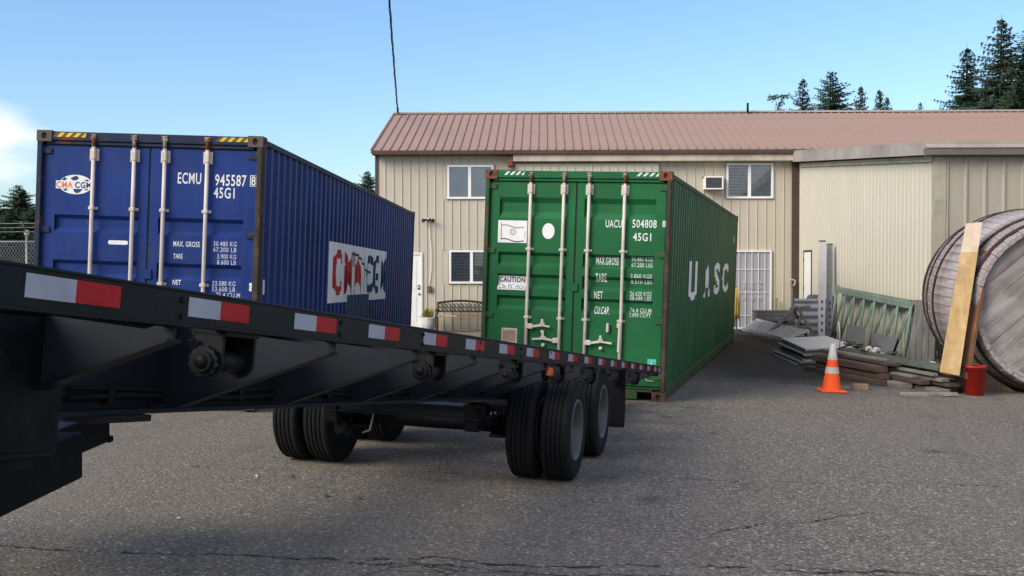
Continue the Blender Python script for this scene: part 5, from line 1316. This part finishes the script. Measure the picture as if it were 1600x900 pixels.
tag(MB().box(-0.45, 0.35, -0.05, 0.05, 0, 0.05, bev=0.006).build('wood_block', M['lum_grey'], None, mw=T((5.95, 15.55, gz(5.95, 15.55))) @ Rz(-0.08)), 'short grey board end lying in front of the foot of the golden plank', 'wood block')
# hardware lying on the pile: castors, cable clamps
def castor(u, v, Y, r0, lab, yaw):
    p = at(u, v, Y); o = empty('castor_wheel', T(p) @ Rz(yaw), lab, 'castor', 'castor wheels lying on the lumber pile')
    MB().lathe([(0.02, -0.03), (r0 * 0.7, -0.03), (r0, -0.018), (r0, 0.018), (r0 * 0.7, 0.03), (0.02, 0.03)], 20, 'y').build('wheel', M['upright'], o)
    MB().lathe([(0.0, -0.040), (r0 * 0.3, -0.038), (r0 * 0.34, -0.028)], 12, 'y').build('hub', M['junk'], o)
    MB().prism([(-r0 * 0.6, 0.034, -0.02), (r0 * 0.6, 0.034, -0.02), (r0 * 1.3, 0.034, r0), (r0 * 0.2, 0.034, r0 * 1.3)], (0, 0.01, 0)).build('fork', M['junk'], o)
castor(1370, 550, 18.2, 0.085, 'pale castor wheel lying below the grey plate on the pile', 0.3)
castor(1358, 546, 18.5, 0.06, 'small castor wheel left of the bigger pale one on the pile', -0.5)
castor(1457, 573, 16.7, 0.085, 'pale castor wheel at the foot of the weathered board', 0.2)
rr = random.Random(21)
labs = ['rusty clamp among the hardware left of the castor wheels', 'brown rusty fitting just right of the biggest castor wheel', 'rusty bracket on the pile below the weathered board', 'small rusty bolt plate beside the castor at the weathered board', 'twisted rusty strap lying on the left of the pile top', 'dark coupling piece in the middle of the pile top', 'pale metal clip on the middle of the pile top']
for (u, v, Y), lab in zip(((1340, 544, 18.9), (1392, 556, 17.9), (1420, 566, 17.4), (1436, 570, 17.1), (1328, 540, 19.2), (1404, 560, 17.7), (1380, 558, 17.9)), labs):
    mb = MB(); p = at(u, v, Y)
    for k in range(4):
        a = rr.uniform(0, 3.1); mb.bar((rr.uniform(-.05, .05), rr.uniform(-.04, .04), rr.uniform(-.02, .05)), (0.11 * cos(a), 0.08 * sin(a), rr.uniform(0.0, .09)), 0.02, 0.03)
    mb.tube([(0.05 * cos(a), 0.02, 0.03 + 0.04 * sin(a)) for a in [k * pi / 4 for k in range(9)]], 0.008, 5)
    tag(mb.build('metal_fitting', M['upright'] if 'pale' in lab else M['junk'], None, mw=T(p)), lab, 'fitting', 'rusty hardware on the lumber pile')
rr = random.Random(5)
for k in range(14):
    t = rr.random(); u = 1312 + 150 * t + rr.uniform(-8, 8); v = 541 + 34 * t + rr.uniform(-4, 5); Y = 18.9 - 2.4 * t + rr.uniform(-0.1, 0.35); p = at(u, v, Y)
    a = rr.uniform(-0.9, 0.9); l_ = rr.uniform(0.15, 0.5); mb = MB()
    mb.bar((0, 0, 0), (l_ * sin(a), -l_ * cos(a), rr.uniform(-.02, .05)), rr.uniform(0.02, 0.05), rr.uniform(0.012, 0.03))
    tag(mb.build('scrap_bar', rr.choice([M['junk'], M['dark_steel'], M['lum_brown'], M['plastic_grey']]), None, mw=T(p)), 'short scrap bar among the tangle behind the steel channel on the lumber pile', 'scrap', 'scrap bars tangled behind the steel channel')
# thin steel hook rod standing in the panel stack
tag(MB().tube([(0, 0, 0), (0.0, 0.0, 0.35), (-0.02, 0, 0.55)], 0.012, 6).build('steel_rod', M['upright'], None, mw=T(at(1312, 552, 19.0))), 'thin pale steel rod sticking up between the panel stack and the lattice frames', 'rod')

# leaning planks
def lean_plank(nm, c, th, mats, lab, split=None):
    q = [at(*p) for p in c]; o = q[0]; r = empty(nm, T(o), lab, 'plank')
    n = (q[1] - q[0]).cross(q[3] - q[0]).normalized(); n = n if n.y > 0 else -n
    if split is None: MB().prism([p - o for p in q], n * th).build('plank_body', mats[0], r)
    else:
        a = q[0].lerp(q[3], split) - o; b = q[1].lerp(q[2], split) - o
        MB().prism([q[0] - o, q[1] - o, b, a], n * th).build('plank_body', mats[0], r)
        MB().prism([a, b, q[2] - o, q[3] - o], n * th).build('plank_end', mats[1], r)
    return r, q, n
lean_plank('leaning_plank', [(1468, 581, 15.75), (1499, 587, 15.65), (1535, 347, 16.25), (1509, 349, 16.35)], 0.045, [M['ply_new'], M['ply_pale']], 'golden plank with a pale unweathered top leaning against the wooden cask', 0.80)
r_, q_, n_ = lean_plank('leaning_plank', [(1497, 590, 15.9), (1510, 592, 15.75), (1546, 392, 16.15), (1531, 390, 16.35)], 0.045, [M['wood_brown']], 'narrow brown plank leaning against the cask just right of the golden plank')
d_ = [(1510, 592, 15.745), (1515, 592, 15.9), (1549, 393, 16.32), (1546, 392, 16.145)]
q2 = [at(*p) - at(1497, 590, 15.9) for p in d_]; MB().prism(q2, (0.004, 0.01, 0)).build('plank_edge', M['ply_new'], r_)
# red bucket
bx_ = at(1525, 617, 16.0); bzg = gz(bx_.x, 15.98)
r_ = empty('bucket', T((bx_.x - 0.09, 15.85, bzg)), 'red plastic bucket on the ground between the planks and the cask', 'bucket')
MB().lathe([(0.0, 0.0), (0.125, 0.0), (0.158, 0.40), (0.168, 0.40), (0.168, 0.43), (0.155, 0.43), (0.12, 0.03), (0.0, 0.03)], 28).build('bucket_shell', M['bucket'], r_)
MB().tube([(0.165 * cos(a), -0.02 - 0.165 * sin(a) * 0.3, 0.40 - 0.10 * sin(a)) for a in [pi * k / 12 for k in range(13)]], 0.005, 6).build('handle', M['galv_wire'], r_)

# ------------------------------------------------------------------ great wooden cask on its side
RM_, RE, HL = 1.41, 1.215, 1.32
CM = T((8.09, 17.25, 1.13)) @ Rz(-0.08) @ Rx(0.05)
CK = empty('wooden_cask', CM, 'huge round wooden cask lying on its side, with rusty hoops, at the right edge', 'cask')
NS = 62
def cask_r(y): return RM_ - (RM_ - RE) * (y / HL) ** 2
def stave(w=1.0, seed=0):
    n = 10; a = pi / NS * 0.965; vs = []; fs = []; rr = random.Random(seed)
    for i in range(n + 1):
        y = -HL + 2 * HL * i / n; r = cask_r(y); dr_ = 0.005 * rr.uniform(-1, 1)
        for rad, aa in ((r + dr_ - 0.006, -a), (r + dr_, -a * 0.86), (r + dr_, a * 0.86), (r + dr_ - 0.006, a), (r - 0.055, a), (r - 0.055, -a)):
            vs.append((rad * cos(aa), y, rad * sin(aa)))
    for i in range(n):
        for k in range(6): fs.append((6 * i + k, 6 * i + (k + 1) % 6, 6 * i + 6 + (k + 1) % 6, 6 * i + 6 + k))
    fs += [tuple(range(6)), tuple(range(6 * n, 6 * n + 6))[::-1]]
    return MB().add(vs, fs)
sms = [stave(seed=k).mesh('stave') for k in range(4)]
for k, me in enumerate(sms): me.materials.append(M['stave'])
for k in range(NS):
    o = link('stave', sms[(k * 7) % 4], CK); o.rotation_euler = (0, 2 * pi * k / NS, 0); o.location = (0, [0, .012, -.01, .006][k % 4], 0)
for y, w in ((-1.17, 0.07), (-0.88, 0.055), (0.10, 0.055), (0.52, 0.055), (0.95, 0.06), (1.18, 0.07)):
    r0, r1 = cask_r(y - w / 2) + 0.004, cask_r(y + w / 2) + 0.004
    MB().lathe([(r0, y - w / 2), (r0 + 0.016, y - w / 2), (r1 + 0.016, y + w / 2), (r1, y + w / 2)], 72, 'y', smooth=False).build('hoop', M['hoop'], CK)
def clip_circle(u0, u1, R):
    pts = []; n = 10
    f = lambda u: sqrt(max(0, R * R - u * u))
    for i in range(n + 1): u = u0 + (u1 - u0) * i / n; pts.append((u, f(u)))
    for i in range(n + 1): u = u1 - (u1 - u0) * i / n; pts.append((u, -f(u)))
    return pts
for side in (-1, 1):
    R = cask_r(HL) - 0.068; n = 10; w = 2 * R / n; an = radians(48)
    for k in range(n):
        pts = clip_circle(-R + k * w + 0.003, -R + (k + 1) * w - 0.003, R); y = side * (HL - 0.10) + 0.004 * ((k * 5) % 3)
        MB().prism([(u, y, v) for u, v in pts], (0, -side * 0.05, 0)).build('head_plank', M['head_wood'], CK).rotation_euler = (0, an, 0)
    MB().lathe([(R + 0.002, side * (HL - 0.095)), (R - 0.035, side * (HL - 0.085)), (R - 0.035, side * (HL - 0.099))], 64, 'y').build('head_ring', M['stave'], CK)
for y in (16.45, 18.0):
    for dx in (-0.75, 0.75):
        g_ = gz(8.0 + dx, y)
        tag(MB().prism([(-0.28, 0, 0), (0.28, 0, 0), (0.28 if dx > 0 else 0.10, 0, 0.34 if dx > 0 else 0.10), (-0.10 if dx > 0 else -0.28, 0, 0.10 if dx > 0 else 0.34)], (0, 0.16, 0)).build('wood_chock', M['lum_brown'], None, mw=T((8.0 + dx, y - 0.08, g_))),
            ('left' if dx < 0 else 'right') + ' wooden chock under the ' + ('near' if y < 17 else 'far') + ' end of the great cask', 'chock', 'chocks under the cask')

# ------------------------------------------------------------------ chain-link fence at the far left
FY = 24.0; FX0, FX1 = -17.0, -5.6
fg = lambda x: gz(x, FY)
FN = empty('chain_link_fence', T((FX0, FY, 0)), 'galvanised chain-link fence at the far left beyond the blue container', 'fence')
w = FX1 - FX0; ztop = 2.20
MB().tube([(0, 0, ztop), (w, 0, ztop)], 0.022, 8).build('top_rail', M['galv_wire'], FN)
for x in (0.2, 3.3, 6.41, 9.4):
    p_ = MB().tube([(x, 0, -0.2), (x, 0, 2.36)], 0.032, 10).build('post', M['galv_wire'], FN)
    MB().lathe([(0.0, 2.46), (0.045, 2.44), (0.06, 2.40), (0.05, 2.36), (0.034, 2.34)], 10, 'z', T((x, 0, 0))).build('post_cap', M['panel_white'], p_)
    MB().tube([(x, 0, 2.35), (x, -0.25, 2.62)], 0.014, 6).build('wire_arm', M['galv_wire'], p_)
for k in range(3):
    MB().tube([(0, -0.06 - 0.08 * k, 2.42 + 0.09 * k), (w * .35, -0.06 - 0.08 * k, 2.40 + 0.085 * k), (w * .7, -0.06 - 0.08 * k, 2.43 + 0.09 * k), (w, -0.06 - 0.08 * k, 2.42 + 0.09 * k)], 0.009, 5).build('barbed_wire', M['galv_wire'], FN)
ms = MB(); st = 0.065; i = -30
while i * st < w + 2.5:
    for sg_ in (1, -1):
        x0 = i * st; 
        a = Vector((x0, 0.002 * sg_, 0.05)); b = Vector((x0 + sg_ * 2.1 * 0.62, 0.002 * sg_, 2.24))
        # clip to the fence run
        ta, tb_ = 0.0, 1.0; dx = b.x - a.x
        for lim, s__ in ((0, 1), (w, -1)):
            if (a.x - lim) * s__ < 0: ta = max(ta, (lim - a.x) / dx)
            if (b.x - lim) * s__ < 0: tb_ = min(tb_, (lim - a.x) / dx)
        if tb_ - ta > 0.03:
            p, q = a.lerp(b, ta), a.lerp(b, tb_); ms.bar(p, q, 0.006, 0.006, (0, 1, 0))
    i += 1
ms.build('wire_mesh', M['galv_wire'], FN, kind='stuff')

# ------------------------------------------------------------------ conifers
def conifer_meshes(seed, h, rad, bare=0.06, dens=1.0, lop=0.0):
    rr = random.Random(seed); tr = MB(); cr = MB()
    tr.tube([(0, 0, 0), (0.03 * h / 12, 0, h * 0.5), (0, 0.02, h * 0.98)], 0.022 * h, 7, r2=0.01)
    z = bare * h; asym = [rr.uniform(0.72, 1.18) for _ in range(12)]
    while z < h - 0.12:
        d0 = h - z; R = rad * (1 - math.exp(-d0 / 3.9)) * (0.6 + 0.4 * min(1, z / h / 0.18)) + 0.03
        R *= rr.uniform(0.82, 1.10)
        nb = max(4, int((5 + 6 * min(1, d0 / 3)) * dens)); ph = rr.uniform(0, 6.3); top = z > h * 0.45
        for b in range(nb):
            a = ph + 2 * pi * b / nb + rr.uniform(-0.35, 0.35); ln = R * rr.uniform(0.5, 1.12) * asym[int((a % 6.283) / 6.284 * 12)]
            if rr.random() < 0.08: ln *= 1.25
            rise = 0.35 - 0.55 * min(1, d0 / 2.5) + rr.uniform(-0.15, 0.15); zz = z + rr.uniform(-0.08, 0.08)
            n = max(2, int(ln / (0.13 if top else 0.24))); ca, sa = cos(a), sin(a)
            if ln > 0.5 and rr.random() < 0.6: tr.bar((0, 0, zz), (ca * ln * 0.85, sa * ln * 0.85, zz + rise * ln * 0.85), 0.025, 0.025)
            for k in range(n):
                f = (k + 0.7) / n; px, py = ca * ln * f, sa * ln * f; pz_ = zz + rise * ln * f + 0.18 * ln * f * f
                wd = min(0.30, 0.10 + ln * 0.28 * (1.15 - f)) * (1.0 if top else 1.6)
                for s_ in (-1, 1):
                    l_ = wd * rr.uniform(0.7, 1.5); yaw = a + s_ * rr.uniform(0.4, 1.1); dz = rr.uniform(-0.45, 0.10)
                    ex, ey, ez = px + cos(yaw) * l_, py + sin(yaw) * l_, pz_ + dz * l_
                    w0 = 0.045 if top else 0.08; wx, wy = -sin(yaw) * w0, cos(yaw) * w0
                    cr.add([(px - wx, py - wy, pz_ + 0.02), (px + wx, py + wy, pz_ - 0.04), (ex, ey, ez)], [(0, 1, 2)])
                if rr.random() < 0.7:
                    q = rr.uniform(.08, .22) * (1 if top else 1.6)
                    cr.add([(px - 0.05, py, pz_ + 0.03), (px + 0.05, py + 0.03, pz_ + 0.02), (px + ca * .05, py + sa * .05, pz_ - q)], [(0, 1, 2)])
        z += 0.13 if top else 0.26
    cr.add([(-0.03, 0, h * .93), (0.03, 0, h * .93), (0, 0, h + 0.25)], [(0, 1, 2)])
    a = tr.mesh('trunk'); a.materials.append(M['bark']); b = cr.mesh('crown', recalc=False); return a, b
VAR = [conifer_meshes(1, 12, 2.2), conifer_meshes(2, 12, 2.0, dens=0.85), conifer_meshes(5, 12, 2.7, dens=1.1)]
for k, (a, b) in enumerate(VAR): b.materials.append(M['conifer_blue'] if k == 1 else M['conifer'])
def conifer(u, v, Y, wid, var, lab, group, rot=0.0):
    """top at (u, v), at distance Y; wid scales the spread"""
    p = at(u, v, Y); g_ = -0.05; h = p.z - g_; s = h / 12.25
    r = empty('conifer_tree', T((p.x, Y, g_)) @ Rz(rot), lab, 'tree', group)
    for me, nm in zip(VAR[var], ('trunk', 'crown')):
        o = link(nm, me, r); o.scale = (s * wid * 1.08, s * wid * 1.08, s)
    return r
GR = 'conifers rising behind the red roof'; GL = 'conifers beyond the chain-link fence'
conifer(1254, 113, 78, 0.85, 1, 'slim bluish conifer behind the roof, left of the broad dark one', GR, 0.4)
conifer(1298, 101, 74, 0.95, 2, 'broad dark bushy conifer rising behind the middle of the roof', GR, 1.4)
conifer(1345, 125, 82, 0.75, 1, 'slim conifer behind the roof just right of the broad dark one', GR, 2.2)
conifer(1374, 130, 80, 0.70, 0, 'pointed conifer with a lower shoulder to its right, behind the roof', GR, 3.0)
conifer(1386, 142, 79, 0.65, 1, 'low conifer hugging the right side of its pointed neighbour behind the roof', GR, 5.0)
conifer(1438, 150, 100, 0.55, 0, 'tiny lone conifer tip in the gap of sky behind the roof', GR, 0.9)
conifer(1511, 62, 62, 1.0, 0, 'tall pointed conifer, the left one of the tall group at the right', GR, 0.2)
conifer(1565, 16, 60, 1.05, 1, 'tallest conifer with ragged branches at the right', GR, 2.6)
conifer(1604, 36, 62, 1.25, 2, 'tall conifer cut by the right edge of the view', GR, 4.2)
conifer(1545, 128, 66, 1.2, 2, 'lower bushy conifer filling the gap between the two tallest at the right', GR, 0.2)
conifer(1588, 118, 58, 1.15, 2, 'low dense conifer in front of the tallest ones at the right edge', GR, 1.2)
conifer(574, 262, 70, 1.2, 2, 'dark conifer peeping over the blue container beside the roof edge', GR, 0.3)
conifer(28, 284, 60, 1.55, 2, 'bushy green conifer beyond the fence at the far left', GL, 1.0)
conifer(36, 290, 61.5, 1.3, 0, 'second conifer tip just right of the bushy one beyond the fence', GL, 2.0)
conifer(-14, 300, 58, 1.7, 2, 'conifer cut by the left edge beyond the fence', GL, 4.0)
conifer(52, 318, 56, 1.7, 2, 'lower conifer beyond the fence, against the edge of the blue container', GL, 5.0)
conifer(8, 332, 50, 2.2, 2, 'low dense conifer directly behind the fence top', GL, 3.3)
conifer(75, 330, 50, 1.7, 0, 'low conifer half hidden behind the blue container edge', GL, 0.6)
# ragged pine sprig left of the others
p = at(1216, 147, 76); r_ = empty('pine_tree', T((p.x, 76, -0.05)), 'thin ragged pine top with two tufts, leftmost behind the roof', 'tree', GR)
h = p.z
MB().tube([(0, 0, 0), (0.1, 0, h * 0.8), (0, 0, h - 0.9), (0.35, 0, h - 0.2)], 0.14, 6, r2=0.03).build('trunk', M['bark'], r_)
rr = random.Random(8); cr = MB()
for cx, cz_, sx, sz, n in ((-0.35, h - 0.25, 0.40, 0.16, 90), (0.45, h - 0.12, 0.42, 0.14, 90), (0.0, h - 1.5, 0.42, 0.45, 260), (0.1, h - 0.7, 0.15, 0.2, 40), (0.0, h - 2.4, 0.9, 0.6, 300)):
    for i in range(n):
        x, y, z = cx + rr.gauss(0, sx * 0.6), rr.gauss(0, 0.3), cz_ + rr.gauss(0, sz * 0.6); a = rr.uniform(0, 6.3); b2 = rr.uniform(-0.5, 0.5)
        cr.add([(x, y, z), (x + 0.16 * cos(a), y + 0.16 * sin(a), z + 0.16 * b2), (x + 0.05, y - 0.03, z + 0.09)], [(0, 1, 2)])
cr.build('crown', M['conifer'], r_, recalc=False)

# ------------------------------------------------------------------ small litter on the asphalt
rr = random.Random(77)
spots = [(-1.9, 8.15, 'pale scrap of litter on the asphalt right of the truck chassis', 'litter', 0.035), (-1.65, 8.2, 'brown leaf on the asphalt beside the pale scrap', 'leaf', 0.05), (-1.28, 7.55, 'small curled dark leaf on the asphalt in the left foreground', 'leaf', 0.05),
         (-1.05, 7.5, 'twisted dark leaf stalk on the asphalt in the left foreground', 'leaf', 0.04), (-2.05, 6.75, 'tiny white scrap on the asphalt near the left edge', 'litter', 0.03), (2.05, 11.2, 'dark leaf on the asphalt right of the trailer wheels', 'leaf', 0.06), (3.1, 16.9, 'dark clod on the shade-darkened asphalt beside the green container', 'leaf', 0.08), (6.6, 12.6, 'dark leaf on the asphalt toward the right edge', 'leaf', 0.05)]
for x, y, lab, kind, s in spots:
    a = rr.uniform(0, 6.3); z = gz(x, y) + 0.004
    vs = [(s * cos(a), s * sin(a), 0.0), (s * .4 * cos(a + 1.5), s * .4 * sin(a + 1.5), 0.012), (-s * cos(a), -s * sin(a), 0.004), (s * .4 * cos(a - 1.5), s * .4 * sin(a - 1.5), 0.010), (0, 0, 0.016)]
    tag(MB().add(vs, [(0, 1, 4), (1, 2, 4), (2, 3, 4), (3, 0, 4), (3, 2, 1, 0)]).build('dead_leaf' if kind == 'leaf' else 'paper_scrap', M['dead_leaf'] if kind == 'leaf' else M['litter'], None, mw=T((x, y, z))), lab, kind if kind == 'leaf' else 'scrap')
